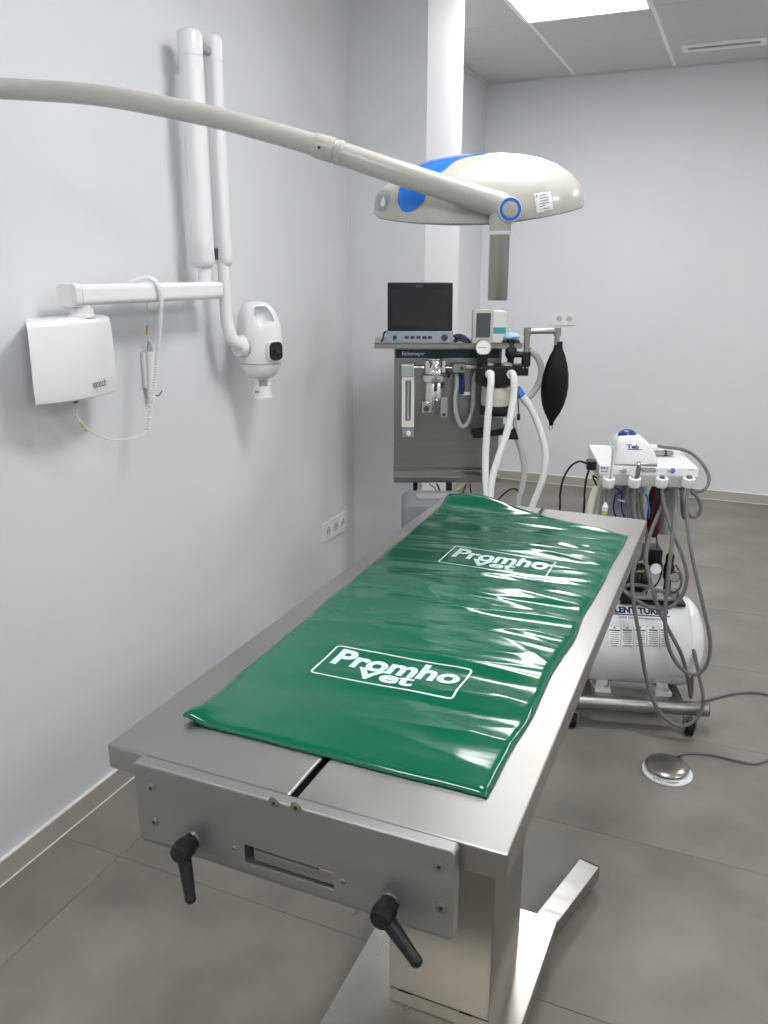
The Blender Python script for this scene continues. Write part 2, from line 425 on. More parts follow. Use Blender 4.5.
# pedestal: outer sleeve, lower box, foot plate, splayed feet
ZP = .062
CX0, CX1, CY0, CY1 = -.506, -.298, 1.20, 1.43
W(MB().box(CX0, CX1, CY0, CY1, .098, ZT - .10), 'column_sleeve', 'steel_brushed', bevel=.003)
W(MB().box(CX0 + .001, CX1 - .001, CY0 + .001, CY1 - .001, ZP, .0965), 'column_base', 'steel_brushed', bevel=.002)
W(MB().box(CX0 + .02, CX0 + .05, CY0 - .0008, CY0 + .004, .0962, .0985), 'notch', 'black_plastic', smooth=0)
W(MB().box(CX1 - .06, CX1 - .035, CY0 - .0008, CY0 + .004, .0962, .0985), 'notch', 'black_plastic', smooth=0)
W(MB().prism([(-.61, 1.02), (-.252, 1.02), (-.237, 1.55), (-.61, 1.55)], ZP - .038, ZP), 'foot_plate', 'steel_foot', bevel=.002)
for sx in (-1, 1):
    for sy in (-1, 1):
        cx, cy = (-.425, 1.285)
        x0 = cx + sx * .16; y0 = cy + sy * .245; x1 = cx + sx * .222; y1 = cy + sy * .482
        d = Vector((x1 - x0, y1 - y0, 0)).normalized(); n = Vector((-d.y, d.x, 0)) * .0255
        A, B = Vector((x0, y0, 0)), Vector((x1, y1, 0))
        pts = [(A + n)[:2], (A - n)[:2], (B - n)[:2], (B + n)[:2]]
        o = W(MB().prism(pts, .022, ZP - .001), 'foot_bar', 'steel_brushed_x', bevel=.002)
        e = B - d * .0012; q = [(B + n * .98)[:2], (B - n * .98)[:2], (B + d * .003 - n * .98)[:2], (B + d * .003 + n * .98)[:2]]
        W(MB().prism(q, .0225, ZP - .0015), 'end_cap', 'black_plastic', o)
        f = B - d * .045
        W(MB().lathe([(.016, 0), (.017, .004), (.012, .010), (.006, .0115), (.006, .022)], (f.x, f.y, 0), n=16), 'levelling_foot', 'black_rubber', o)

# ------------------------------------------------------------------ green vinyl mat
MX0, MX1, MY0, MY1 = -.655, -.212, .812, 2.03
def mat_edge(u, v):
    """plan position of the mat, u across, v along"""
    l = -.653 - .035 * v; r = -.217 + .022 * v
    l += .006 * noise.noise(Vector((0, v * 9, 3))); r += .008 * noise.noise(Vector((5, v * 8, 1)))
    y0 = .812 + .004 * noise.noise(Vector((u * 5, 2, 2))); y1 = 2.035 - .13 * u ** 1.5 + .006 * noise.noise(Vector((u * 6, 9, 2)))
    return l + (r - l) * u, y0 + (y1 - y0) * v
def ridge(p): return (1 - abs(noise.noise(p)) * 2.2)
def mat_h(u, v):
    x, y = mat_edge(u, v)
    e = min(1, min(u, 1 - u) / .02, 999); ev = min(1, v / .008, (1 - v) / .02)
    rim = (max(e, 0) ** .5) * (max(ev, 0) ** .5)
    wr = .3 + 1.0 * max(0, min(1, (u - .15) * 1.1)) * max(0, min(1, (v - .02) * 5))
    wr *= .25 + .75 * min(1, (1 - u) / .14)
    s1 = y - .10 * (x + .45) + .02 * noise.noise(Vector((x * 4, y * 3, 5)))
    q = noise.noise(Vector((x * 2, y * 2, 11))) * .25
    a = ridge(Vector((x * 1.3 + 3 + q, s1 * 13, .3))); b = ridge(Vector((x * 2.6 + 9 + q, (y - .16 * x) * 21 + q * 3, 1.7)))
    c = noise.noise(Vector((x * 3, y * 3.5, 7)))
    d = ridge(Vector((x * 2.5 + 1, (y + .28 * x) * 10, 4.1)))
    h = .0065 + .0042 * wr * max(a, -.4) + .0016 * wr * max(0, b) ** 2 + .003 * c + .0020 * wr * max(0, d) ** 3
    h = .0025 + max(h - .002, .001) * rim
    h += .028 * math.exp(-((1 - v) / .035) ** 2) * math.exp(-((u - .18) / .25) ** 2)      # far end curls up
    h += .010 * math.exp(-(v / .03) ** 2) * math.exp(-(u / .06) ** 2)                       # near left corner lifts
    return h
NU, NV = 110, 300
gridp = [[None] * (NV + 1) for _ in range(NU + 1)]
bm = bmesh.new(); vv = []
for i in range(NU + 1):
    row = []
    for j in range(NV + 1):
        u, v = i / NU, j / NV; x, y = mat_edge(u, v)
        row.append(bm.verts.new((x - TCX, y - 1.42, mat_h(u, v))))
    vv.append(row)
for i in range(NU):
    for j in range(NV): bm.faces.new((vv[i][j], vv[i + 1][j], vv[i + 1][j + 1], vv[i][j + 1]))
edge = [vv[i][0] for i in range(NU)] + [vv[NU][j] for j in range(NV)] + [vv[i][NV] for i in range(NU, 0, -1)] + [vv[0][j] for j in range(NV, 0, -1)]
low = [bm.verts.new((e.co.x, e.co.y, max(.0006, e.co.z - .004))) for e in edge]
for k in range(len(edge)): bm.faces.new((edge[k], low[k], low[(k + 1) % len(edge)], edge[(k + 1) % len(edge)]))
me = bpy.data.meshes.new('vinyl_mat'); bm.to_mesh(me); bm.free()
mroot = thing('padded_mat', 'wrinkled glossy green vinyl mat with white lettering lying on the steel table', 'mat', (TCX, 1.42, ZT + .0005))
mobj = link('vinyl_cover', me, 'mat_vinyl', mroot, 70)
def uv_of(x, y):
    u = v = .5
    for _ in range(25):
        X, Y = mat_edge(u, v); v += (y - Y) / 1.2 * .9; u += (x - X) / .45 * .9
        v = max(0, min(1, v)); u = max(0, min(1, u))
    return u, v
def drape(me, cx, cy, name, rot=0.):
    """cut flat lettering along the mat's grain and lay it on the wrinkled surface"""
    b = bmesh.new(); b.from_mesh(me); bpy.data.meshes.remove(me)
    for ax in (0, 1):
        lo = min(v.co[ax] for v in b.verts); hi = max(v.co[ax] for v in b.verts); st = .0042; k = lo + st / 2
        nrm = Vector((1, 0, 0)) if ax == 0 else Vector((0, 1, 0))
        while k < hi:
            bmesh.ops.bisect_plane(b, geom=b.verts[:] + b.edges[:] + b.faces[:], plane_co=nrm * k, plane_no=nrm); k += st
    bmesh.ops.triangulate(b, faces=b.faces[:])
    for v in b.verts:
        x = cx + v.co.x; y = cy + v.co.y + rot * v.co.x; u, w_ = uv_of(x, y)
        v.co = Vector((x - TCX, y - 1.42, mat_h(u, w_) + .0009))
    m2 = bpy.data.meshes.new(name); b.to_mesh(m2); b.free(); m2.materials.clear()
    return link(name, m2, 'mat_print', mroot, 70)
def frame_mesh(w_, h_, r, t):
    o = rrect(w_, h_, r, 4); i = rrect(w_ - 2 * t, h_ - 2 * t, max(r - t, .001), 4); n = len(o); b = bmesh.new()
    O = [b.verts.new((x, y, 0)) for x, y in o]; I = [b.verts.new((x, y, 0)) for x, y in i]
    for k in range(n): b.faces.new((O[k], O[(k + 1) % n], I[(k + 1) % n], I[k]))
    m2 = bpy.data.meshes.new('f'); b.to_mesh(m2); b.free(); return m2
for cx, cy, rot, sh in ((-.440, 1.050, 0.02, 1.0), (-.424, 1.592, -.04, 1.2)):
    drape(frame_mesh(.232, .100 * sh, .008, .0032), cx, cy, 'printed_border', rot)
    drape(text_mesh('Promho', .208, .052 * sh, bold=.035), cx + .003, cy + .0155 * sh, 'printed_word', rot)
    drape(text_mesh('Vet', .098, .036 * sh, bold=.035), cx - .003, cy - .021 * sh, 'printed_word', rot)

# ------------------------------------------------------------------ wall x-ray unit on the left wall
XF = -1.415
xr = thing('wall_xray_unit', 'white wall mounted x-ray unit with folded arm and hanging tube head', 'x-ray unit', (XL, 1.52, 1.18))
def X_(b, name, m, parent=None, **k): return b.build(name, m, parent or xr, world=True, **k)
# generator box with convex front: outline in plan (x out of wall, y along it)
by0, by1, bz0, bz1 = 1.389, 1.674, 1.176, 1.372
def box_outline(y0, y1, out):
    pts = [(XL + .001, y0 + .088), (XL + .04, y0 + .05)]
    for i in range(13):
        t = i / 12; pts.append((XL + out - .030 + .030 * math.sin(PI * t), y0 + .004 + (y1 - y0 - .008) * t))
    return pts + [(XL + .05, y1 - .01), (XL + .001, y1 - .02)]
R = []
for z, g, o_ in ((bz0, .014, .106), (bz0 + .006, .004, .117), (bz0 + .03, .0, .121), (bz1 - .02, .005, .118), (bz1 - .006, .008, .114), (bz1, .018, .102)):
    R.append([Vector((x, y, z)) for x, y in box_outline(by0 + g, by1 - g * .4, o_)])
body = X_(MB().rings(R), 'generator_box', 'white_plastic', smooth=50)
ty = PX(97.5, 383, XL + .112).y; tt = (ty - by0 - .004) / (by1 - by0 - .008)
sl = .030 * PI * math.cos(PI * tt) / (by1 - by0)
text('lettering', 'vatech', basis((XL + .0915 + .030 * math.sin(PI * tt), ty, PX(97.5, 383, XL + .112).z), (sl, 1, 0), (0, 0, 1)), 'ink_dark', body, width=.058, height=.019, world=True)
X_(MB().lathe([(.006, 0), (.006, .006), (.004, .008)], (XL + .09, PX(76, 405, XL + .09).y, bz0 + .001), (0, 0, -1), n=12), 'cable_gland', 'dark_steel', body)
# swivel post and horizontal arm
ax = XL + .085
y0 = 1.530
X_(MB().lathe([(.030, 0), (.030, .006), (.027, .008), (.027, .022)], (ax, y0 + .045, bz1 - .003), n=24).lathe([(.021, .02), (.021, .034)], (ax, y0 + .045, bz1 - .003), n=24), 'swivel_post', 'white_plastic')
pr = [(x_, z_) for x_, z_ in rrect(.058, .050, .014, 5)]
def beam(y0_, y1_, zc, sx=1., sz=1.): return [[Vector((ax + x_ * sx, y_, zc + z_ * sz)) for x_, z_ in pr] for y_ in (y0_, y1_)]
zb = 1.4225
arm = X_(MB().rings(beam(y0 + .022, 2.135, zb)), 'horizontal_arm', 'white_plastic', bevel=.002, seg=1)
X_(MB().rings(beam(y0, y0 + .0215, zb, 1.07, 1.10)), 'end_cap', 'white_matte', arm, bevel=.004)
X_(MB().rings(beam(2.1352, 2.139, zb, .96, .96)), 'end_plate', 'white_matte', arm, bevel=.001, seg=1)
# vertical arm segments
def vseg(yc, z0, z1, w_, d_, name, xo=0):
    o_ = rrect(d_, w_, min(w_, d_) * .42, 6)
    f = lambda z, s: [Vector((ax + xo + x_ * s, yc + y_ * s, z)) for x_, y_ in o_]
    s_ = X_(MB().rings([f(z0 + .078, 1), f(z1 - .066, 1)]), name, 'white_plastic', smooth=50)
    X_(MB().rings([f(z1 - .066, 1.05), f(z1 - .02, 1.06), f(z1 - .006, 1.0), f(z1, .8)]), 'top_cap', 'white_plastic', s_, smooth=50)
    X_(MB().rings([f(z0 + .0, .72), f(z0 + .006, .95), f(z0 + .02, 1.10), f(z0 + .078, 1.08)]), 'bottom_joint', 'white_plastic', s_, smooth=50)
    return s_
yA = PX(202, 262, ax).y; yB = PX(222, 250, ax).y
zA0 = PX(203, 268, ax).z; zA1 = PX(181, 26, ax).z
zB0 = PX(222, 266, ax).z; zB1 = PX(211, 35, ax).z
s1 = vseg(yA + .004, zA0, zA1, .056, .062, 'arm_segment')
X_(MB().cyl((ax, yA + .008, zb + .024), (ax, yA + .008, zA0 + .004), .0195), 'lower_pivot', 'white_plastic', s1)
s2 = vseg(yB + .006, zB0, zB1, .043, .050, 'arm_segment')
X_(MB().cyl((ax, yA + .03, zA1 - .035), (ax, yB - .014, zA1 - .035), .012), 'elbow_pin', 'grey_plastic', s2)
p = PX(217, 254, ax + .027)
X_(MB().box(ax + .018, ax + .0268, p.y - .0065, p.y + .0065, p.z - .016, p.z + .016), 'cable_slot', 'ink_dark', s2, smooth=0)
# curved neck to the head
N = [PX(222.5, 262, ax), PX(224.5, 285, ax), PX(226, 312, ax), PX(228.5, 328, ax + .004), PX(233, 340, ax + .012), PX(240, 345, ax + .02)]
X_(MB().tube(N, .0175, n=18, sub=8, r1=.021), 'neck', 'white_plastic')
hy = PX(260, 345, ax + .03); hc = Vector((ax + .03, hy.y, 0))
zz = lambda py: PX(260, py, ax + .03).z
jd = Vector((-.35, -1, 0)).normalized()
jc = Vector((hc.x, hc.y, zz(345)))
X_(MB().cyl(jc + jd * .073, jc + jd * .062, .034, n=28), 'joint_ring', 'grey_plastic')
X_(MB().cyl(jc + jd * .094, jc + jd * .073, .030, .036, n=28), 'joint_collar', 'white_plastic')
# egg shaped housing with a grip hole at the top
prof = [(.038, zz(377)), (.050, zz(374.5)), (.060, zz(369)), (.0665, zz(363)), (.0690, zz(356)), (.0725, zz(345)), (.0725, zz(335)), (.0695, zz(325)), (.063, zz(316)), (.052, zz(308)), (.037, zz(303)), (.018, zz(301))]
hd = MB(); hd.lathe(prof, (hc.x, hc.y, 0), n=48)
for v in hd.bm.verts:                                   # shoulder slopes away on the far side
    if v.co.z > zz(328): v.co.y -= (v.co.z - zz(328)) * .18
head = X_(hd, 'tube_head', 'white_plastic', smooth=60)
vd = Vector((math.sin(YAW + .12), -math.cos(YAW + .12), 0))
side = Vector((-vd.y, vd.x, 0))
gc = Vector((hc.x, hc.y, zz(314))) - Vector((0, (zz(314) - zz(328)) * .18, 0)) + side * .016
mm = basis(gc, side, (0, 0, 1))
cb = MB(); cb.prism([(-.022, .026), (.014, .027), (.028, .008), (.040, -.022), (.014, -.024), (-.008, -.040), (-.022, -.018), (-.027, .006)], .016, .12, mm)
cutter = cb.build('cut', 'white_plastic', xr, bevel=.006, world=True)
boolean(head, [cutter])
# seam, control panel, cone
X_(MB().lathe([(.0672, zz(363.2)), (.0676, zz(362.6)), (.0672, zz(362))], (hc.x, hc.y, 0), n=40), 'seam', 'grey_plastic', head)
pd = (vd * .75 + side * .62).normalized(); ps = Vector((-pd.y, pd.x, 0))
pcn = Vector((hc.x, hc.y, zz(349.5)))
mp_ = basis(pcn + pd * .050, ps, (0, 0, 1))
X_(MB().prism(rrect(.060, .066, .018, 5), 0, .028, mp_), 'panel_mount', 'white_plastic', head, bevel=.004)
cp = X_(MB().prism(rrect(.050, .058, .016, 5), .0281, .036, mp_), 'control_panel', 'black_plastic', bevel=.003)
X_(MB().prism(rrect(.022, .022, .008, 4), .0361, .039, mp_), 'display', 'monitor_screen', cp, bevel=.001, seg=1)
zc0 = zz(398); zc1 = zz(377.5)
X_(MB().lathe([(.034, zc0), (.0345, zc0 + .004), (.031, zc0 + .0045), (.0305, zc1)], (hc.x, hc.y, 0), n=32), 'cone', 'white_matte')
cv = Vector((hc.x, hc.y, (zz(379) + zz(385.5)) / 2))
b = MB()
for s_ in (1,):
    n = 8; rows = []
    for zf in (zz(385.5), zz(379)):
        rows.append([Vector((hc.x, hc.y, zf)) + (vd * math.cos(a) + side * math.sin(a)) * .0312 for a in [(-.25 + .95 * i / n) for i in range(n + 1)]])
    b.rings(rows, False, False, closed=False)
X_(b, 'window_patch', 'grey_window')
text('lettering', 'EzX', basis(cv + Vector((0, 0, -.028)) + vd * .0318 - side * .014, side + vd * .35, (0, 0, 1)), 'ink_dark', xr, width=.014, height=.0075, world=True, bold=.04)

# hand switch with coiled cord
sw = thing('exposure_switch', 'white hand switch in wall holder with coiled cord draped over arm', 'switch', (XL, PX(150, 360, XL).y, PX(150, 395, XL).z))
def S_(b, name, m, parent=None, **k): return b.build(name, m, parent or sw, world=True, **k)
xs_ = XL + .02
h1, h0 = PX(150, 352, xs_), PX(151, 395, xs_)
hold = S_(MB().lathe([(.004, 0), (.0095, .002), (.0105, .05), (.0135, (h1 - h0).length), (.011, (h1 - h0).length + .001)], h0, h1 - h0, n=18), 'switch_holder', 'white_plastic')
S_(MB().box(XL + .0005, xs_ - .006, h0.y - .010, h0.y + .010, h0.z + .02, h1.z), 'wall_clip', 'white_plastic', hold, bevel=.002, seg=1)
S_(MB().tube([PX(152, 392, xs_), PX(158, 396, xs_ + .01), PX(162, 391, xs_ + .012)], .0016, n=6), 'hook', 'dark_steel', hold)
S_(MB().lathe([(.0095, 0), (.0075, .02), (.004, .034)], h1 - Vector((0, 0, .004)), (0, 0, 1), n=14), 'hand_switch', 'grey_plastic')
xa = XL + .045
S_(MB().tube([PX(149.5, 344, xs_), PX(148, 330, xs_ + .01), PX(147.5, 312, xa - .012), PX(147.5, 298, xa - .004)], .0021, n=8), 'thin_lead', 'white_matte')
S_(MB().cyl(PX(147.3, 335, xs_ + .008), PX(147.3, 325, xs_ + .011), .0033, n=8), 'yellow_tag', 'yellow_tag')
def coil(pts, turns, R_, r):
    P = catmull(pts, 30); L = len(P) - 1; out = []; n = turns * 9; a = None
    for i in range(n + 1):
        f = i / n * L; k = min(int(f), L - 1); p = P[k].lerp(P[k + 1], f - k); t = (P[k + 1] - P[k]).normalized()
        if a is None: a = t.orthogonal().normalized()
        a = (a - t * a.dot(t)).normalized(); b_ = t.cross(a); th = 2 * PI * i / 9
        out.append(p + (a * math.cos(th) + b_ * math.sin(th)) * R_)
    return MB().tube(out, r, n=6, smooth=False)
topz = zb + .032
yc_ = PX(157, 290, ax + .033).y
cpts = [Vector((xa - .012, PX(148, 300, xa).y, zb - .01)), Vector((xa - .004, yc_ - .02, zb + .018)), Vector((ax - .012, yc_ - .008, topz + .003)), Vector((ax + .018, yc_, topz + .003)), Vector((ax + .038, yc_ + .004, zb + .012)),
        PX(161, 303, ax + .038), PX(160, 330, ax + .034), PX(157, 360, ax + .03), PX(153, 395, ax + .02), PX(147.5, 431, ax + .012)]
S_(coil(cpts, 125, .0046, .0021), 'coiled_cord', 'white_plastic')
S_(MB().tube([PX(147.5, 431, ax + .012), PX(135, 437, ax + .01), PX(115, 440, ax + .006), PX(95, 434, ax + .004), PX(80, 421, ax + .004), PX(76, 408.5, XL + .09)], .0020, n=8), 'thin_lead', 'white_matte')
S_(MB().cyl(PX(80, 422, ax + .006), PX(87, 431, ax + .006), .0028, n=8), 'yellow_tag', 'yellow_tag')

# ------------------------------------------------------------------ operating lamp on a wall arm
wl = 1.80
hcx = PW(478, 210, wl)
lamp = thing('surgical_lamp', 'cream and blue surgical lamp head on a long curved wall arm over table', 'lamp', (hcx.x, hcx.y, 1.60), YAW)
LF = Frame(hcx.x, hcx.y, YAW)
def LL(px, py, yl=0.): return LF.pt(px, py, yl)                     # local x, y, world z
def Lb(b, name, m, parent=None, **k):
    b.bm.transform(Matrix.Translation((0, 0, -1.60))); return b.build(name, m, parent or lamp, **k)
top_px = [(373.5, 212), (374.5, 202), (378, 192), (384, 186.5), (392, 181), (402, 174), (415, 166.5), (432, 160.5), (452, 156.5), (475, 153.8), (495, 152.8), (515, 153.8), (535, 157), (553, 163.5), (567, 172), (576, 182), (581, 193), (582, 203.5)]
rim_px = [(373.5, 212), (379, 217), (392, 219.3), (410, 220.8), (440, 221.8), (470, 221.5), (500, 219.5), (530, 215.5), (555, 211), (575, 206.5), (582, 203.5)]
def interp(tab, x):
    for (a, b), (c, d) in zip(tab, tab[1:]):
        if a <= x <= c: return b + (d - b) * (x - a) / (c - a)
    return tab[0][1] if x < tab[0][0] else tab[-1][1]
tp = [(LL(*q).x, LL(*q).z) for q in top_px]; rp = [(LL(*q).x, LL(*q).z) for q in rim_px]
X0, X1 = tp[0][0], tp[-1][0]; XM = (X0 + X1) / 2 + .02
def half(x):
    t = (x - XM) / ((X1 - XM) if x > XM else (XM - X0)); t = max(-1, min(1, t))
    return .165 * (1 - abs(t) ** 2.4) ** (1 / 2.0) + .0015
TILT = .075
def dome(s, a):
    """s 0..1 along the head, a 0..pi from the front rim over the top to the back rim"""
    t = .5 - .5 * math.cos(PI * s); x = X0 + (X1 - X0) * t
    zt, zr = interp(tp, x), interp(rp, x); hy_ = half(x)
    ca, sa = math.cos(a), math.sin(a)
    e = .85
    y_ = -hy_ * math.copysign(abs(ca) ** e, ca)
    return Vector((x, y_, zr + (zt - zr) * abs(sa) ** e + TILT * y_))
def dome_patch(test, off, NS=300, NA=150):
    b = MB(); ctr = Vector((XM, 0, 1.60)); vs = {}
    def vert(i, j):
        if (i, j) not in vs:
            s, a = i / NS, PI * j / NA; p = dome(s, a)
            if off:
                e = .002; du = dome(min(1, s + e), a) - dome(max(0, s - e), a); dv = dome(s, min(PI, a + e)) - dome(s, max(0, a - e))
                n = du.cross(dv)
                if n.length > 1e-12:
                    n.normalize(); n = n if n.dot(p - ctr) > 0 else -n; p = p + n * off
            vs[i, j] = b.bm.verts.new(p)
        return vs[i, j]
    for i in range(NS):
        for j in range(NA):
            if test is None or test((i + .5) / NS, PI * (j + .5) / NA): b.bm.faces.new((vert(i, j), vert(i + 1, j), vert(i + 1, j + 1), vert(i, j + 1)))
    return b
sh = dome_patch(None, 0, 90, 48)
shell = Lb(sh, 'lamp_shell', 'lamp_enamel', smooth=60)
b = MB(); n = 64
und = [Vector((X0 + (X1 - X0) * (.5 - .5 * math.cos(PI * i / n)), 0, 0)) for i in range(n + 1)]
ring = [Vector((p.x, -half(p.x), interp(rp, p.x) - TILT * half(p.x))) for p in und] + [Vector((p.x, half(p.x), interp(rp, p.x) + TILT * half(p.x))) for p in und[::-1]]
ctr = Vector((XM, 0, 0))
inner = [Vector((XM + (p.x - XM) * .93, p.y * .93, p.z - .003)) for p in ring]
b.rings([[q + Vector((0, 0, .001)) for q in ring], [q - Vector((0, 0, .002)) for q in ring], inner], False, False)
b.bm.faces.new([b.bm.verts.new(q) for q in inner])
Lb(b, 'glass_rim', 'dark_grey_case', smooth=30)
ax_ = lambda px: LL(px, 200).x
def poly_in(poly, x, z):
    c = False
    for (x1, y1), (x2, y2) in zip(poly, poly[1:] + poly[:1]):
        if (y1 > z) != (y2 > z) and x < (x2 - x1) * (z - y1) / (y2 - y1) + x1: c = not c
    return c
def proj_px(p):                                                     # view of a lamp point, used once to lay out the colour fields
    q = LF.o + LF.x * p.x + LF.y * p.y + Vector((0, 0, p.z)) - CAMP
    c = q.dot(FW); return 384 + FPX * q.dot(RX) / c, 512 - FPX * q.dot(UP) / c
bl = [(398, 203), (398.5, 195), (400, 185), (398, 172), (420, 150), (440, 140), (500, 140), (487, 153.2), (470, 156), (456, 161), (446, 169), (438, 176), (429, 189), (424, 201), (417, 209), (409, 212.5), (402, 211)]
bl_s = [(q[0], q[1]) for q in catmull([(x, y, 0) for x, y in bl], 4)]
def blue_test(s, a):
    p = dome(s, a)
    if a > PI / 2: p.y = -p.y                                       # same field mirrored on the far side
    x, y = proj_px(p); return poly_in(bl_s, x, y)
Lb(dome_patch(blue_test, .0012, 460, 300), 'blue_inlay', 'blue_gloss', smooth=60)
gl = [(374.5, 208), (376, 196), (379, 190.5), (386, 190), (391, 192), (390.5, 202), (387, 210), (382, 212), (376, 210.5)]
Lb(dome_patch(lambda s, a: a < 1.5 and poly_in(gl, *proj_px(dome(s, a))), .001), 'side_window', 'grey_window', smooth=60)
gl2 = [(381, 205), (382.5, 199), (384.5, 197), (386, 201), (385.5, 206), (383, 207)]
Lb(dome_patch(lambda s, a: a < 1.5 and poly_in(gl2, *proj_px(dome(s, a))), .002), 'side_button', 'white_plastic', smooth=60)
stk = [(534, 193.5), (550.5, 191.5), (553, 209.5), (536.5, 212.5)]
st = Lb(dome_patch(lambda s, a: a < 1.5 and poly_in(stk, *proj_px(dome(s, a))), .0008, 420, 200), 'sticker', 'ink_white', smooth=60)
rows = []
for k, (ln, a0_) in enumerate(((.5, .25), (.62, .22), (.55, .25), (.6, .2), (.35, .2), (.6, .2))):
    z0_ = 195.5 + k * 2.7
    rows.append([(535.4 + 15 * a0_ + k * .35, z0_), (535.4 + 15 * (a0_ + ln) + k * .35, z0_ - 1.6), (535.6 + 15 * (a0_ + ln) + k * .35, z0_ - .6), (535.6 + 15 * a0_ + k * .35, z0_ + 1.0)])
rows.append([(535, 197.5), (537.5, 197.2), (536.5, 194.5)])
Lb(dome_patch(lambda s, a: any(poly_in(q, *proj_px(dome(s, a))) for q in rows) if a < PI / 2 and .6 < s < .95 else False, .0013, 700, 400), 'sticker_print', 'ink_grey', st, smooth=60)
for px, py in ((482, 154.3), (490, 160)):
    q = LL(px, py, -.02 if py < 158 else -.09)
    Lb(MB().sphere((q.x, q.y, q.z - .002), .0055, n=14, m=8), 'cap_screw', 'white_plastic')
# arm: wall bracket, curved tube, collar, lower tube, yoke
yj = -.205
J = LL(510, 209.5, yj)
def LW(px, py, wd): return LF.loc(PW(px, py, wd))
k1 = LW(322, 147, 1.655)
wallp = Vector((XL, .98, 1.815)); wloc = LF.loc(wallp)
out_ = LF.loc(wallp + Vector((.09, .03, 0)))
A = [out_, LF.loc(PX(-30, 85.5, -1.43)), LW(20, 89.5, 1.79), LW(100, 95.5, 1.755), LW(200, 114, 1.715), LW(270, 132, 1.685), k1]
arm_ = Lb(MB().tube(A, .0195, n=20, sub=10), 'upper_arm', 'lamp_enamel', smooth=60)
dk = (LW(346, 155, 1.65) - k1).normalized()
col_ = Lb(MB().lathe([(.0205, -.028), (.0225, -.024), (.0225, .012), (.0195, .013), (.0195, .016), (.0225, .017), (.0225, .026), (.019, .030)], k1 + dk * .012, dk, n=24), 'arm_collar', 'lamp_enamel')
cs = k1 + Vector((-.004, -.0223, -.004))
Lb(MB().cyl(cs, cs + Vector((0, -.001, 0)), .0028, n=10), 'set_screw', 'black_plastic', col_)
e0 = LW(350, 156.5, 1.65)
Lb(MB().tube([k1 + dk * .02, e0, LL(420, 180, yj + .022), LL(470, 196, yj + .022), LL(503, 206, yj + .026)], .0205, n=20, sub=10, r1=.0235), 'lower_arm', 'lamp_enamel', smooth=60)
yk = Lb(MB().lathe([(.022, -.002), (.0235, .004), (.0235, .19)], (J.x, yj + .002, J.z), (0, 1, 0), n=28), 'yoke_hub', 'lamp_enamel', bevel=0)
Lb(MB().lathe([(.0215, 0), (.0215, .004), (.0165, .005), (.0165, .0015)], (J.x, yj + .001, J.z), (0, -1, 0), n=28), 'white_ring', 'white_plastic', yk)
Lb(MB().lathe([(.0200, .0035), (.0200, .0058), (.0145, .0058), (.0145, .0035)], (J.x, yj + .001, J.z), (0, -1, 0), n=28), 'blue_ring', 'blue_gloss', yk)
Lb(MB().lathe([(.0145, 0), (.0145, .0050), (.013, .0056)], (J.x, yj + .001, J.z), (0, -1, 0), n=28), 'hub_cap', 'lamp_enamel', yk)
ht = LL(500, 231, yj + .026); hb = LL(500, 300, yj + .026); hx = Vector((ht.x, yj + .026, 0))
Lb(MB().lathe([(.0215, J.z - .004), (.0205, ht.z + .008), (.0195, ht.z)], (hx.x, hx.y, 0), n=28), 'handle_socket', 'lamp_enamel')
Lb(MB().lathe([(.0196, ht.z - .0001), (.0206, ht.z - .002), (.0206, ht.z - .005), (.0196, ht.z - .007)], (hx.x, hx.y, 0), n=28), 'socket_ring', 'white_plastic')
Lb(MB().lathe([(.0190, ht.z - .006), (.0190, hb.z + .003), (.018, hb.z), (.0165, hb.z - .0005), (.016, hb.z + .01)], (hx.x, hx.y, 0), n=32), 'grip_handle', 'steel_brushed')
br = MB().box(XL + .0005, XL + .02, wallp.y - .06, wallp.y + .06, 1.70, 1.93)
br.bm.transform((Matrix.Translation((hcx.x, hcx.y, 0)) @ Matrix.Rotation(YAW, 4, 'Z')).inverted())
Lb(br, 'wall_plate', 'lamp_enamel', bevel=.006)
Lb(MB().cyl(wloc, out_ + (out_ - wloc) * .12, .034, n=24), 'wall_pivot', 'lamp_enamel', bevel=.004)

# ------------------------------------------------------------------ breathing (anaesthesia) machine, turned to face the table
wm = 3.08
mo = PW(448, 400, wm)
MF = Frame(mo.x, mo.y, YAW)
am = thing('anaesthesia_machine', 'steel anaesthesia machine with flowmeter, vaporiser and absorber canister behind the table', 'anaesthesia machine', (mo.x, mo.y, 0), YAW)
def m_(px, py, y=0.): return MF.pt(px, py, y)
def A_(b, name, m, parent=None, **k): return b.build(name, m, parent or am, **k)
def rect(px0, py0, px1, py1, yf, yb):
    """box whose front face (at local y = yf) covers the pixel rectangle"""
    a, b_ = m_(px0, py0, yf), m_(px1, py1, yf); cz = (a.z, b_.z)
    return MB().box(min(a.x, b_.x), max(a.x, b_.x), yf, yb, min(cz), max(cz))
def mz(py, y=0.): return m_(448, py, y).z
def mx(px, py, y=0.): return m_(px, py, y).x
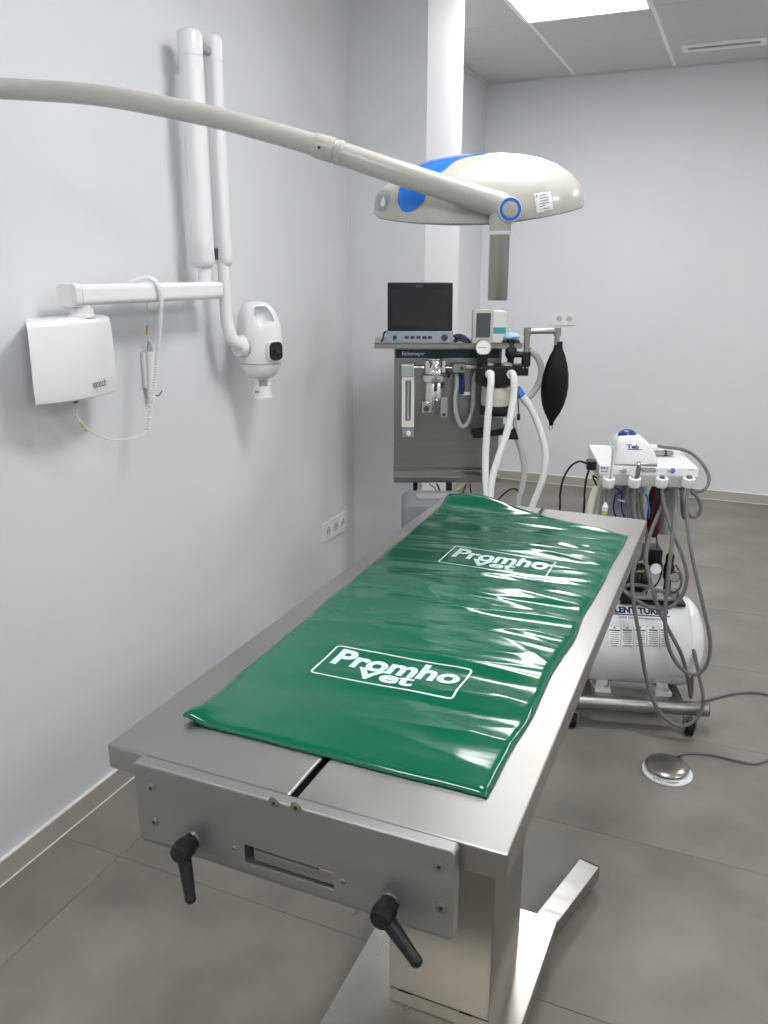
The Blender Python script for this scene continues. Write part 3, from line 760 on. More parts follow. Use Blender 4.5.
# back panel with folded shelf at its foot
xa0, xa1 = mx(394.5, 400), mx(499.5, 400)
zt_, zb_ = mz(348), mz(467)
A_(MB().box(xa0, xa1, 0, .012, zb_ - .012, zt_), 'back_panel', 'steel_brushed_x', smooth=0)
ysh = -.085
zsh = m_(448, 477.5, ysh).z
sh_ = A_(MB().prism([(.012, zb_), (0, zb_), (0, zsh + .004), (ysh, zsh), (ysh, zsh - .020), (ysh + .003, zsh - .020), (ysh + .003, zsh - .004), (.012, zsh - .004)], xa0 - .003, xa1 + .004,
      Matrix(((0, 0, 1, 0), (1, 0, 0, 0), (0, 1, 0, 0), (0, 0, 0, 1)))), 'lower_shelf', 'steel_brushed_x', smooth=0)
A_(MB().box(xa0 - .002, xa0 + .0, 0, .05, zb_, zt_), 'side_flange', 'steel_plain', smooth=0)
A_(MB().box(xa1 + .0, xa1 + .002, 0, .05, zb_, zt_), 'side_flange', 'steel_plain', smooth=0)
# top tray
ytr = -.10
zt1 = m_(448, 343, ytr).z
A_(MB().box(mx(374.5, 345, ytr), mx(523, 345, ytr), ytr, .20, zt1 - .020, zt1 - .003).box(mx(374.5, 345, ytr), mx(523, 345, ytr), ytr, ytr + .004, zt1 - .003, zt1), 'top_tray', 'steel_plain', bevel=.0015, seg=1)
band = A_(rect(395.5, 349.5, 499.5, 358, -.004, 0), 'name_band', 'teal_band', smooth=0)
A_(rect(395.5, 347.5, 499.5, 349.3, -.006, 0), 'band_edge', 'pale_plastic', smooth=0)
pm = m_(413.5, 354, -.005)
text('lettering', 'Eickemeyer', basis(pm, (1, 0, 0), (0, 0, 1)), 'ink_white', band, width=abs(mx(425, 354) - mx(402, 354)), bold=.02)
# flowmeter
fm = A_(rect(401.5, 366, 414, 377, -.050, -.001), 'flowmeter_block', 'green_tint', bevel=.002, seg=1)
A_(rect(401.5, 364.5, 414, 366.2, -.052, -.001), 'block_lid', 'white_matte', fm, smooth=0)
fb = A_(rect(402, 377, 404.8, 427, -.045, -.015).box(*(lambda a, b: (a.x, b.x, -.045, -.015, b.z, a.z))(m_(411.2, 377, -.045), m_(414, 427, -.045))), 'flowmeter_tube', 'pale_plastic', smooth=0)
A_(rect(402, 377, 414, 380.5, -.046, -.014), 'tube_head', 'pale_plastic', fb, smooth=0)
A_(rect(402, 421, 414, 427.2, -.046, -.014), 'tube_foot', 'pale_plastic', fb, smooth=0)
A_(rect(404.8, 380.5, 411.2, 421, -.030, -.015), 'scale', 'grey_plastic', fb, smooth=0)
p = m_(408, 402, -.036)
A_(MB().cyl((p.x, p.y, mz(420, -.036)), (p.x, p.y, mz(381, -.036)), .006, n=14), 'glass_tube', 'clear_plastic', fb)
A_(rect(402.5, 427.2, 413.5, 437.5, -.036, -.016), 'valve_block', 'clear_plastic', fm, bevel=.001, seg=1)
p = m_(408.5, 433, -.036)
A_(MB().lathe([(.009, 0), (.009, .014), (.0075, .017)], p, (0, -1, 0), n=16), 'control_knob', 'white_plastic', fm)
A_(MB().cyl(m_(414, 367.5, -.03), m_(424, 367.5, -.03), .0065, n=14), 'gas_pipe', 'chrome')
# vaporiser
p = m_(435, 380, -.055); vx, vy = p.x, p.y
vz = lambda py: mz(py, -.055)
vap = A_(MB().lathe([(.036, vz(402)), (.038, vz(400)), (.038, vz(382.5)), (.034, vz(381))], (vx, vy, 0), n=28), 'vaporiser_body', 'bright_metal')
A_(MB().lathe([(.048, vz(381)), (.050, vz(379.5)), (.050, vz(374.5)), (.044, vz(373))], (vx, vy, 0), n=10), 'control_dial', 'bright_metal', vap, bevel=0)
A_(MB().lathe([(.038, vz(373)), (.036, vz(368)), (.024, vz(364)), (.022, vz(360.5)), (.030, vz(359.5)), (.030, vz(358.2))], (vx, vy, 0), n=20), 'vaporiser_head', 'chrome', vap)
for sx in (-1, 1):
    A_(MB().box(vx + sx * .03 - .007, vx + sx * .03 + .007, vy - .03, vy - .01, vz(372), vz(360)), 'clamp', 'chrome', vap, bevel=.002, seg=1)
A_(MB().box(vx - .006, vx + .006, vy - .041, vy - .03, vz(390), vz(382)), 'sight_glass', 'dark_steel', vap, bevel=.001, seg=1)
A_(MB().box(vx - .048, vx - .010, vy - .04, vy + .02, vz(411.5), vz(400)), 'filler_block', 'bright_metal', vap, bevel=.003, seg=1)
A_(MB().lathe([(.010, 0), (.010, .006), (.006, .008)], (vx - .032, vy - .04, vz(406.5)), (0, -1, 0), n=16), 'filler_cap', 'dark_steel', vap)
A_(MB().box(vx - .008, vx + .014, vy - .046, vy + .02, vz(412), vz(398)), 'drain_block', 'chrome', vap, bevel=.002, seg=1)
A_(MB().box(vx + .020, vx + .046, vy - .035, vy + .02, vz(416), vz(396)), 'side_valve', 'clear_plastic', vap, bevel=.002, seg=1)
A_(MB().cyl((vx + .033, vy - .036, vz(413)), (vx + .033, vy - .03, vz(413)), .006, n=12), 'valve_screw', 'black_plastic', vap)
A_(MB().cyl((vx + .03, vy + .005, vz(372)), (vx + .055, vy + .005, vz(376)), .012, n=14), 'side_port', 'black_plastic', vap)
A_(MB().box(vx - .02, vx + .02, vy + .02, -.0005, vz(378), vz(366)), 'mount', 'dark_steel', vap, smooth=0)
# outlet block, pipe and clear loop
ob = A_(rect(453, 363.5, 465.5, 373, -.055, -.001), 'outlet_block', 'aluminium', bevel=.002, seg=1)
A_(MB().cyl(m_(462, 368.5, -.055), m_(462, 368.5, -.060), .007, n=14), 'outlet_screw', 'dark_steel', ob)
A_(MB().cyl(m_(445, 368, -.03), m_(453, 368, -.03), .006, n=12), 'gas_pipe', 'chrome')
A_(MB().cyl(m_(465.5, 367, -.03), m_(481, 367, -.03), .007, n=12), 'gas_pipe', 'white_matte')
A_(MB().lathe([(.006, 0), (.008, .012), (.006, .026)], m_(456.5, 383, -.035), (0, 0, 1), n=12), 'hose_nipple', 'pale_plastic', ob)
A_(MB().tube([m_(456.5, 374, -.035), m_(456.5, 386, -.04), m_(455, 400, -.045), m_(456.5, 415, -.05), m_(461, 426, -.05), m_(467, 424, -.05), m_(472, 412, -.045), m_(473.5, 395, -.04), m_(473.5, 380, -.03), m_(476, 372, -.02)], .0085, n=12), 'clear_hose', 'hose_clear')
A_(MB().tube([m_(462, 373, -.03), m_(463, 384, -.03), m_(462, 394, -.03)], .008, n=10), 'blue_hose', 'navy_plastic')
A_(rect(462.5, 392.5, 470.5, 395.2, -.03, -.012), 'hose_tag', 'white_matte', smooth=0)
# absorber assembly
yb_ = -.10
bc = m_(496, 396, yb_)
az = lambda py: mz(py, yb_)
A_(rect(479.5, 367, 512.5, 386, -.165, -.035), 'absorber_head', 'black_plastic', bevel=.004)
can = A_(MB().lathe([(.052, az(406)), (.0535, az(405)), (.0535, az(386.5)), (.052, az(386))], (bc.x, bc.y, 0), n=36), 'absorber_canister', 'granules')
A_(MB().lathe([(.056, az(412.5)), (.0575, az(411)), (.0575, az(405.5)), (.056, az(404.5))], (bc.x, bc.y, 0), n=36), 'canister_ring', 'black_plastic', can)
A_(MB().lathe([(.060, az(415.5)), (.060, az(413.8)), (.050, az(413))], (bc.x, bc.y, 0), n=36), 'steel_ring', 'steel_plain', can)
A_(MB().lathe([(.030, az(430)), (.030, az(415)), (.052, az(415))], (bc.x, bc.y, 0), n=28), 'canister_stem', 'dark_grey_case', can)
b = MB(); M2 = Matrix.Translation((bc.x, bc.y, az(430.5))) @ Matrix.Rotation(-.12, 4, 'Y')
b.box(-.085, .065, -.045, .045, -.012, .010, M2); A_(b, 'base_clamp', 'black_plastic', bevel=.003, seg=1)
A_(MB().lathe([(.012, 0), (.012, .010), (.009, .013)], (bc.x + .045, bc.y - .055, az(424)), (0, -1, 0), n=14), 'clamp_knob', 'white_plastic')
A_(MB().prism([(-.02, 0), (.022, 0), (.006, .045)], -.02, .0, basis((bc.x + .066, bc.y - .02, az(438.5)), (1, 0, 0), (0, 0, 1))), 'wedge_foot', 'black_plastic')
A_(MB().cyl((bc.x, bc.y + .045, az(428)), (bc.x, 0, az(428)), .014, n=16), 'bracket', 'dark_steel')
for px in (488, 507):
    q = m_(px, 367, -.10)
    A_(MB().lathe([(.024, 0), (.024, .006), (.018, .014), (.008, .018)], (q.x, q.y, q.z - .001), (0, 0, 1), n=24), 'valve_dome', 'clear_plastic')
# gauge
q = m_(483.5, 347.5, -.13)
gz = A_(MB().lathe([(.027, -.016), (.029, -.012), (.029, .003), (.0265, .005), (.0265, .0022)], q, (0, -1, 0), n=32), 'pressure_gauge', 'steel_plain')
A_(MB().lathe([(.0262, 0), (.0262, .0026)], q, (0, -1, 0), n=32), 'dial', 'gauge_face', gz)
A_(MB().box(q.x - .018, q.x + .012, q.y - .0035, q.y - .003, q.z - .0008, q.z + .0008), 'needle', 'ink_dark', gz, smooth=0)
A_(MB().lathe([(.020, m_(484, 366, -.12).z), (.016, m_(484, 360, -.12).z), (.024, m_(484, 354, -.12).z)], (q.x, -.118, 0), n=20), 'gauge_stem', 'black_plastic')
# pop-off valve and bag arm
q = m_(511, 350, -.09)
A_(MB().lathe([(.012, mz(366, -.09)), (.012, mz(359, -.09)), (.020, mz(356, -.09)), (.021, mz(349, -.09)), (.013, mz(346, -.09)), (.013, mz(341, -.09)), (.017, mz(340, -.09))], (q.x, q.y, 0), n=22), 'relief_valve', 'black_plastic')
A_(MB().cyl(m_(511, 354.5, -.09), m_(524, 354.5, -.09), .011, n=14), 'side_pipe', 'black_plastic')
A_(rect(512.5, 365, 528.5, 376, -.12, -.06), 'bag_mount', 'black_plastic', bevel=.003, seg=1)
q = m_(526, 360, -.09)
A_(MB().cyl((q.x, q.y, mz(366, -.09)), (q.x, q.y, mz(352, -.09)), .0165, n=20), 'arm_socket', 'black_plastic')
for k in (523.2, 527):
    s_ = m_(k, 367.5, -.1205); A_(MB().cyl(s_, s_ + Vector((0, -.0012, 0)), .003, n=8), 'screw', 'chrome')
zt2 = mz(331.5, -.09)
ar = A_(MB().cyl((q.x, q.y, mz(352, -.09)), (q.x, q.y, zt2), .0105, n=18), 'bag_arm', 'steel_plain')
A_(MB().cyl((q.x, q.y, zt2 - .014), (q.x, q.y, zt2 + .014), .0135, n=18), 'elbow_joint', 'steel_plain', ar)
q2 = m_(557.5, 331, -.09); 
A_(MB().cyl((q.x + .008, q.y, zt2), (q2.x, q.y, q2.z), .0095, n=18), 'cross_tube', 'steel_plain', ar)
A_(MB().cyl((q2.x, q.y, q2.z - .018), (q2.x, q.y, q2.z + .012), .0135, n=18), 'elbow_joint', 'steel_plain', ar)
A_(MB().cyl((q2.x, q.y, mz(345, -.09)), (q2.x, q.y, q2.z - .01), .0095, n=18), 'bag_neck_tube', 'steel_plain', ar)
# white corrugated hoses, joined at a patient Y piece
def hose(pts, r, m, name, parent=None, n=12): return A_(MB().tube(pts, r, n=n, sub=8), name, m, parent)
ports = []
for px in (489.5, 511):
    q = m_(px, 374, -.165); A_(MB().lathe([(.0155, 0), (.0165, .010), (.0165, .018)], q, (0, -1, 0), n=20), 'hose_port', 'hose_white')
hose([m_(489.5, 374, -.17), m_(490.5, 374.5, -.20), m_(491, 381, -.215), m_(489.5, 400, -.22), m_(487, 430, -.23), m_(485.5, 460, -.24), m_(486, 485, -.26), m_(489, 510, -.29)], .0125, 'hose_white', 'breathing_hose')
hose([m_(511, 374, -.17), m_(513, 374.5, -.20), m_(514, 381, -.215), m_(513, 400, -.22), m_(507.5, 430, -.24), m_(499, 456, -.255), m_(492, 480, -.27), m_(489, 510, -.29)], .0125, 'hose_white', 'breathing_hose')
y0_ = m_(489, 510, -.29)
A_(MB().lathe([(.015, .012), (.017, -.01), (.013, -.03), (.011, -.065)], y0_, (0, 0, 1), n=18), 'y_piece', 'blue_plastic')
hose([m_(528, 403, -.10), m_(535, 417, -.11), m_(542, 436, -.12), m_(545.5, 456, -.13), m_(543, 478, -.14), m_(534, 502, -.15), m_(527, 520, -.16)], .0125, 'hose_white', 'scavenging_hose')
hose([m_(513, 418, -.08), m_(515.5, 434, -.09), m_(521, 450, -.10), m_(524.5, 468, -.11), m_(522, 488, -.13), m_(518, 505, -.15), m_(524, 524, -.16), m_(527, 520, -.16)], .0115, 'hose_clear', 'scavenging_hose')
A_(MB().cyl(m_(516.5, 388, -.10), m_(522.5, 396.5, -.10), .013, .015, n=16), 'blue_connector', 'blue_plastic')
A_(MB().cyl(m_(522, 396, -.10), m_(528.5, 404.5, -.10), .0155, .0145, n=16), 'hose_cuff', 'hose_white')
hose([m_(529, 350, -.05), m_(537, 357, -.04), m_(541.5, 370, -.04), m_(538, 385, -.05), m_(530, 396, -.06), m_(523, 398, -.08)], .0120, 'hose_clear', 'clear_bend')
A_(MB().cyl(m_(518, 386, -.06), m_(518.5, 418, -.06), .003, n=8), 'drain_rod', 'steel_plain')
A_(MB().cyl(m_(518.5, 414, -.06), m_(518.5, 420, -.06), .006, n=10), 'rod_knob', 'black_plastic')
# stand under the shelf and its floor base
A_(MB().box(mx(446, 490, .03), mx(452, 490, .03), .02, .06, .13, zb_ - .012), 'post', 'dark_steel', bevel=.003, seg=1)
A_(MB().box(mx(413, 490, .04), mx(417.5, 490, .04), .035, .055, .13, zb_ - .012), 'post', 'black_plastic', bevel=.003, seg=1)
cxm = (xa0 + xa1) / 2
A_(MB().box(cxm - .19, cxm + .19, -.11, .17, .09, .13), 'trolley_base', 'grey_plastic', bevel=.01)
def caster(build, x, y, r, name, parent):
    c = build(MB().lathe([(r * .75, 0), (r, .004), (r, .022), (r * .75, .026)], (x - .013, y, r), (1, 0, 0), n=22), name, 'black_rubber', parent)
    build(MB().box(x - .020, x - .015, y - .014, y + .014, r - .004, r * 2 + .012).box(x + .015, x + .020, y - .014, y + .014, r - .004, r * 2 + .012).box(x - .020, x + .020, y - .014, y + .014, r * 2 + .008, r * 2 + .014), 'fork', 'aluminium', c, smooth=0)
    build(MB().cyl((x, y, r * 2 + .012), (x, y, r * 2 + .03), .007, n=12), 'stem', 'chrome', c)
    build(MB().cyl((x - .021, y, r), (x + .021, y, r), .006, n=10), 'axle', 'chrome', c)
    return c
for sx in (-.165, .165):
    for y in (-.085, .145): caster(A_, cxm + sx, y, .034, 'caster', am)
# loose leads below the shelf
A_(MB().tube([m_(421, 484, .0), m_(418, 489, -.02), m_(419, 500, -.02), m_(424, 512, 0)], .003, n=8), 'lead', 'hose_cream')
A_(MB().tube([m_(430, 484, .0), m_(436, 490, -.03), m_(431, 498, -.03), m_(426, 500, -.02), m_(422, 506, 0)], .0035, n=8), 'lead', 'hose_cream')
A_(MB().tube([m_(437, 484, .0), m_(440, 492, -.03), m_(440, 505, -.03), m_(436, 520, 0)], .004, n=8), 'lead', 'hose_grey')
A_(MB().tube([m_(466, 484, .0), m_(464, 490, -.03), m_(459, 500, -.03), m_(456, 520, 0)], .005, n=8), 'lead', 'hose_grey')
A_(MB().tube([m_(470, 484, .0), m_(471, 492, -.03), m_(474, 505, -.03), m_(476, 530, 0)], .003, n=8), 'lead', 'black_plastic')
A_(MB().tube([m_(488, 520, -.10), m_(495, 504, -.12), m_(505, 493, -.13), m_(513, 488.5, -.13), m_(518.5, 492, -.12), m_(518, 500, -.12), m_(512, 512, -.11), m_(505, 540, -.06)], .0032, n=8), 'lead', 'black_plastic')

# breathing bag hanging from the bag arm
q = m_(558.5, 343, -.09); bq = MF.o + MF.x * q.x + MF.y * q.y
bag = thing('breathing_bag', 'black rubber breathing bag hanging from the chrome side arm', 'breathing bag', (bq.x, bq.y, mz(427, -.09)), YAW)
zo = mz(427, -.09); ppm = (m_(570, 390, -.09).x - m_(543, 390, -.09).x) / 27
prof = [(2.0, 425), (2.5, 422), (5, 417.5), (8, 412.5), (11, 405), (13, 396), (13.6, 386), (12.8, 375), (10.5, 364), (7.5, 355), (5, 350), (4.1, 346), (4.1, 341.5)]
bo = MB().lathe([(r * ppm, mz(py, -.09) - zo) for r, py in prof], n=32, sy=.72).build('bag_body', 'black_rubber', bag, smooth=60)
for v in bo.data.vertices:
    if v.co.z < mz(350, -.09) - zo: v.co.x -= (mz(350, -.09) - zo - v.co.z) * .035
lx = -(mz(350, -.09) - zo) * .035
MB().tube([Vector((lx + .0065 * math.sin(a), 0, -.001 + .0075 * math.cos(a))) for a in [2 * PI * i / 16 for i in range(17)]], .0022, n=8, smooth=False).build('hanging_loop', 'dark_grey_case', bag)

# patient monitor on the tray
def on_tray(px, yl): return m_(px, 343, yl)
q = m_(419, 342, -.06); mw = MF.o + MF.x * q.x + MF.y * q.y
mon = thing('patient_monitor', 'black screened patient monitor with grey button strip on the machine tray', 'monitor', (mw.x, mw.y, zt1 - .003), YAW)
MO = Frame(mw.x, mw.y, YAW); Z0 = zt1 - .003
def n_(px, py, y=0.): v = MO.pt(px, py, y); return Vector((v.x, v.y, v.z - Z0))
a, b_ = n_(387.5, 282.5), n_(452.5, 331)
hgt = a.z; 
tl = Matrix.Translation((0, 0, 0))
yt = .03                                                        # slight backward lean
def lean(b): 
    for v in b.bm.verts: v.co.y += (v.co.z) * .10
    return b
zbase = b_.z; aw = (a.x, b_.x)
lean(b0 := MB().box(aw[0], aw[1], .0, .055, zbase, hgt)); scr = b0.build('screen_housing', 'monitor_bezel', mon, bevel=.004)
lean(b0 := MB().box(aw[0] + .002, aw[1] - .002, .05, .10, zbase * .4, hgt - .02)); b0.build('rear_case', 'grey_plastic', mon, bevel=.01)
c0, c1 = n_(392, 290), n_(448.5, 326)
lean(b0 := MB().box(c0.x, c1.x, -.0015, .002, c1.z, c0.z)); b0.build('screen', 'monitor_screen', mon, smooth=0)
d0, d1 = n_(386, 331), n_(453, 342.5)
lean(b0 := MB().box(d0.x, d1.x, -.006, .06, .0, zbase - .0005)); bs = b0.build('button_strip', 'monitor_base', mon, bevel=.003)
for px, r in ((395, .0075), (444.5, .0115)):
    k = n_(px, 337.5, -.0065); MB().lathe([(r, 0), (r, .005), (r * .8, .0065)], (k.x, -.0055 + k.z * .1, k.z), (0, -1, 0), n=20).build('knob', 'ink_dark', bs)
for px in (406.5, 412.5, 418.5, 424.5, 430):
    k = n_(px, 337.5, -.0065); MB().prism(rrect(.016, .010, .003, 3), 0, .002, basis((k.x, -.0062 + k.z * .1, k.z), (1, 0, 0), (0, 0, 1))).build('button', 'ink_dark', bs)
k = n_(419.5, 286.3, -.0015); text('lettering', 'EDAN', basis((k.x, k.z * .1 - .0008, k.z), (1, 0, 0), (0, .1, 1)), 'ink_grey', scr, width=.022)
k = n_(383.5, 338); MB().tube([(aw[0] - .001, .04, .035), (aw[0] - .012, .03, .034), (aw[0] - .016, .02, .015), (aw[0] - .022, .0, .006)], .004, n=8).build('sensor_lead', 'ink_dark', mon)

# small gas monitor next to it
q = m_(488, 342, -.085); gw = MF.o + MF.x * q.x + MF.y * q.y
gm = thing('gas_monitor', 'small pale grey monitor with dark upright display and teal stripe on the tray', 'monitor', (gw.x, gw.y, zt1 - .003), YAW)
GO = Frame(gw.x, gw.y, YAW)
def g_(px, py, y=0.): v = GO.pt(px, py, y); return Vector((v.x, v.y, v.z - Z0))
a, b_ = g_(473, 309.5), g_(493, 342)
MB().box(a.x, b_.x, 0, .03, 0, a.z).build('display_housing', 'beige_plastic', gm, bevel=.003)
a, b_ = g_(476.5, 313), g_(490, 337.5)
MB().box(a.x, b_.x, -.0012, .004, b_.z, a.z).build('display', 'display_grey', gm, smooth=0)
a, b_ = g_(486, 311.5, .03), g_(505.5, 342, .03)
cs_ = MB().box(a.x - .03, b_.x, .0302, .16, 0, a.z).build('case', 'pale_plastic', gm, bevel=.003)
a, b_ = g_(493.3, 327.5, .03), g_(505.5, 333.5, .03)
MB().box(a.x, b_.x + .0006, .0294, .14, b_.z, a.z).build('stripe', 'teal_stripe', gm, smooth=0)
# folded blue mask and leads on the tray
q = m_(511, 339, -.06); bw = MF.o + MF.x * q.x + MF.y * q.y
fm_ = thing('folded_mask', 'crumpled pale blue mask on a dark pad at the tray end', 'mask', (bw.x, bw.y, zt1 - .003), YAW)
MB().prism(rrect(.062, .05, .012), 0, .011).build('dark_pad', 'ink_dark', fm_, bevel=.003, seg=1)
b = MB().sphere((0.002, 0, .023), .03, (1, .8, .42), 24, 14)
for v in b.bm.verts: v.co += Vector((0, 0, .006 * noise.noise(v.co * 70) if v.co.z > .016 else 0)); v.co.z = max(v.co.z, .0115)
b.build('mask_cloth', 'pale_blue', fm_, smooth=60)
q = m_(462, 339, -.05); cw = MF.o + MF.x * q.x + MF.y * q.y
cb_ = thing('cable_bundle', 'bundle of black leads coiled between the two monitors', 'cables', (cw.x, cw.y, zt1 - .003), YAW)
hw = abs(m_(471, 339, -.05).x - m_(453, 339, -.05).x) / 2 - .004
for k in range(6):
    y = -.028 + k * .011; z = .0045 + (k % 3) * .008
    MB().tube([(-hw, y, .0045 + (k % 2) * .018), (-hw * .4, y + .006, z + .006), (hw * .3, y - .004, z + .002), (hw, y + .004, .0045)], .0042, n=8).build('lead', ('black_plastic', 'ink_navy', 'ink_dark')[k % 3], cb_)

# grey rounded equipment case on the floor behind the table, in front of the trolley
gcx = MF.pt(424, 497, -.27)
ow = MF.o + MF.x * gcx.x + MF.y * gcx.y
oc = thing('equipment_case', 'grey plastic equipment case with rounded edges standing behind the steel table', 'equipment case', (ow.x, ow.y, 0), YAW)
xl = MF.pt(402, 510, -.27).x - gcx.x; zc_ = gcx.z
M3 = Matrix(((1, 0, 0, 0), (0, 0, -1, 0), (0, 1, 0, 0), (0, 0, 0, 1)))
b = MB(); pts = [(x_ + xl + .11, y_ + zc_ / 2 + .02) for x_, y_ in rrect(.22, zc_ - .04, .03, 6)]
b.prism(pts, -.10, .10, M3); b.build('case_body', 'dark_grey_case', oc, bevel=.012)
MB().box(xl + .05, xl + .17, -.03, .03, zc_ + .0, zc_ + .006).build('top_ledge', 'grey_plastic', oc, bevel=.002, seg=1)
for sx in (xl + .04, xl + .18):
    for y in (-.07, .07): MB().cyl((sx, y, 0), (sx, y, .042), .018, n=14).build('foot', 'black_rubber', oc)

# ------------------------------------------------------------------ dental cart
CA = math.radians(15.7); CF = Frame(-.196, 2.545, CA)
cart = thing('dental_cart', 'white dental treatment cart with grey hoses on casters behind the table', 'dental cart', (-.196, 2.545, 0), CA)
def c_(px, py, y=0.): return CF.pt(px, py, y)
def K(b, name, m, parent=None, **k): return b.build(name, m, parent or cart, **k)
def ctube(pts, r, m, name, n=8, parent=None): return K(MB().tube([c_(*p) for p in pts], r, n=n, sub=7), name, m, parent)
# frame of steel tubes
zt0 = c_(640, 705).z; tr = .0235
def ftube(y, x0, x1):
    o = K(MB().cyl((x0, y, zt0), (x1, y, zt0), tr, n=26), 'frame_tube', 'steel_brushed_x')
    for x, s_ in ((x0, -1), (x1, 1)): K(MB().cyl((x - s_ * .001, y, zt0), (x + s_ * .0025, y, zt0), tr * .97, n=26), 'end_cap', 'black_plastic', o)
x1_ = c_(708, 705).x; x0_ = -x1_ + .01
ftube(.0, x0_, x1_); ftube(.33, x0_, x1_)
for x in (x0_ + .08, x1_ - .09): K(MB().box(x - .02, x + .02, .02, .31, zt0 - .012, zt0 + .012), 'cross_bar', 'steel_plain', bevel=.003, seg=1)
for x, y in ((c_(690, 720).x, .0), (c_(572, 720).x, .0), (c_(690, 720).x, .33), (c_(572, 720).x, .33)): caster(K, x, y, .026, 'caster', cart)
# rear column carrying the head
xh = .0
zu0 = c_(648, 487, .10).z
K(MB().box(-.03, .03, .29, .34, zt0 + .02, zu0 + .0), 'column', 'white_matte', bevel=.004)
# unit head
yf = .10
a = c_(599.5, 465.5, yf); b_ = c_(697, 487, yf)
bk = CF.ptz(586.5, 444.5, a.z)
hx0, hx1, hz1 = a.x, b_.x, a.z
hzm = c_(648, 476, yf).z
hd_ = K(MB().box(hx0, hx1, yf, bk.y, hzm, hz1), 'unit_head', 'white_plastic', bevel=.004)
K(MB().prism([(yf + .001, hzm + .001), (yf + .012, zu0), (bk.y - .01, zu0), (bk.y - .001, hzm + .001)], hx0 + .004, hx1 - .004, Matrix(((0, 0, 1, 0), (1, 0, 0, 0), (0, 1, 0, 0), (0, 0, 0, 1)))), 'head_underside', 'pale_plastic', hd_)
def ctext(s_, px, py, wpx, m, bold=.02, hgt=None):
    q = c_(px, py, yf - .0008); ww = abs(c_(px + wpx / 2, py, yf).x - c_(px - wpx / 2, py, yf).x)
    text('lettering', s_, basis(q, (1, 0, 0), (0, 0, 1)), m, hd_, width=ww, height=hgt, bold=bold)
ctext('M3', 604.5, 468, 7, 'ink_blue', hgt=.007); ctext('dental', 604.5, 471.3, 7.5, 'ink_blue', hgt=.006)
ctext('TF', 691, 470, 6, 'ink_grey', hgt=.006)
q = c_(648.5, 470, yf)
K(MB().prism(rrect(.046, .014, .004, 3), -.001, .0015, basis(q, (1, 0, 0), (0, 0, 1))), 'display_frame', 'ink_grey', hd_)
K(MB().prism(rrect(.036, .008, .002, 3), .0016, .0022, basis(q, (1, 0, 0), (0, 0, 1))), 'display_window', 'grey_plastic', hd_)
for px in (624, 672.5):
    q = c_(px, 470.5, yf); kn = K(MB().lathe([(.0075, 0), (.0075, .004), (.006, .0055)], q, (0, -1, 0), n=16), 'knob', 'ink_blue' if px > 650 else 'grey_plastic', hd_)
    K(MB().box(q.x - .016, q.x + .003, yf - .0065, yf - .004, q.z - .002, q.z + .003), 'pointer', 'grey_plastic', kn, smooth=0)
K(MB().cyl(c_(657.5, 470.5, yf), c_(657.5, 470.5, yf - .002), .0018, n=8), 'indicator', 'ink_dark', hd_)
K(MB().box(hx1 - .10, hx1 - .035, bk.y - .05, bk.y - .005, hz1 - .001, hz1 + .008), 'rear_pad', 'white_matte', hd_, bevel=.003, seg=1)
# four instrument holders
hold_px = (608.5, 634.5, 661.5, 688.5)
for px in hold_px:
    q = c_(px, 481.5, yf - .018)
    h_ = K(MB().lathe([(.012, -.018), (.0185, -.015), (.0200, .0), (.0185, .013), (.0135, .016), (.0105, .012), (.0105, -.018)], q, (0, -.25, 1), n=24), 'holder', 'white_plastic')
    K(MB().box(q.x - .008, q.x + .008, q.y + .010, yf + .006, q.z - .004, q.z + .008), 'holder_stem', 'white_plastic', h_, smooth=0)
yh = yf - .02
# instruments in the holders
sy = K(MB().tube([c_(609, 486, yh), c_(611.5, 468, yh), c_(612.8, 452, yh - .004), c_(612, 447, yh), c_(608.5, 443.5, yh + .01)], .0032, n=10), 'syringe_tip', 'clear_plastic')
K(MB().lathe([(.0055, 0), (.0075, .02), (.0060, .035)], c_(608.5, 490, yh), (.05, 0, 1), n=14), 'syringe_body', 'grey_plastic', sy)
K(MB().cyl(c_(606.5, 504, yh), c_(608, 490, yh), .0055, n=10), 'syringe_hose', 'hose_grey', sy)
cn = K(MB().lathe([(.009, 0), (.010, .016), (.0065, .020), (.006, .030)], c_(604.5, 511, yh), (.08, 0, 1), n=14), 'quick_coupler', 'white_plastic')
K(MB().lathe([(.0095, 0), (.0095, .010)], c_(604.3, 513.5, yh), (.08, 0, 1), n=14), 'coupler_ring', 'yellow_tag', cn)
hp = K(MB().tube([c_(634.5, 488, yh), c_(637, 478, yh), c_(639, 467, yh - .004)], .0075, n=14), 'handpiece', 'hose_grey')
K(MB().lathe([(.0085, -.006), (.0085, .006), (.006, .008)], c_(639, 464.5, yh - .006), (0, -.4, 1), n=14), 'handpiece_head', 'chrome', hp)
for px in (661.5, 688.5):
    K(MB().tube([c_(px, 488, yh), c_(px + .5, 482, yh), c_(px + .8, 475.5, yh - .003)], .0078, n=12), 'handpiece', 'hose_grey')
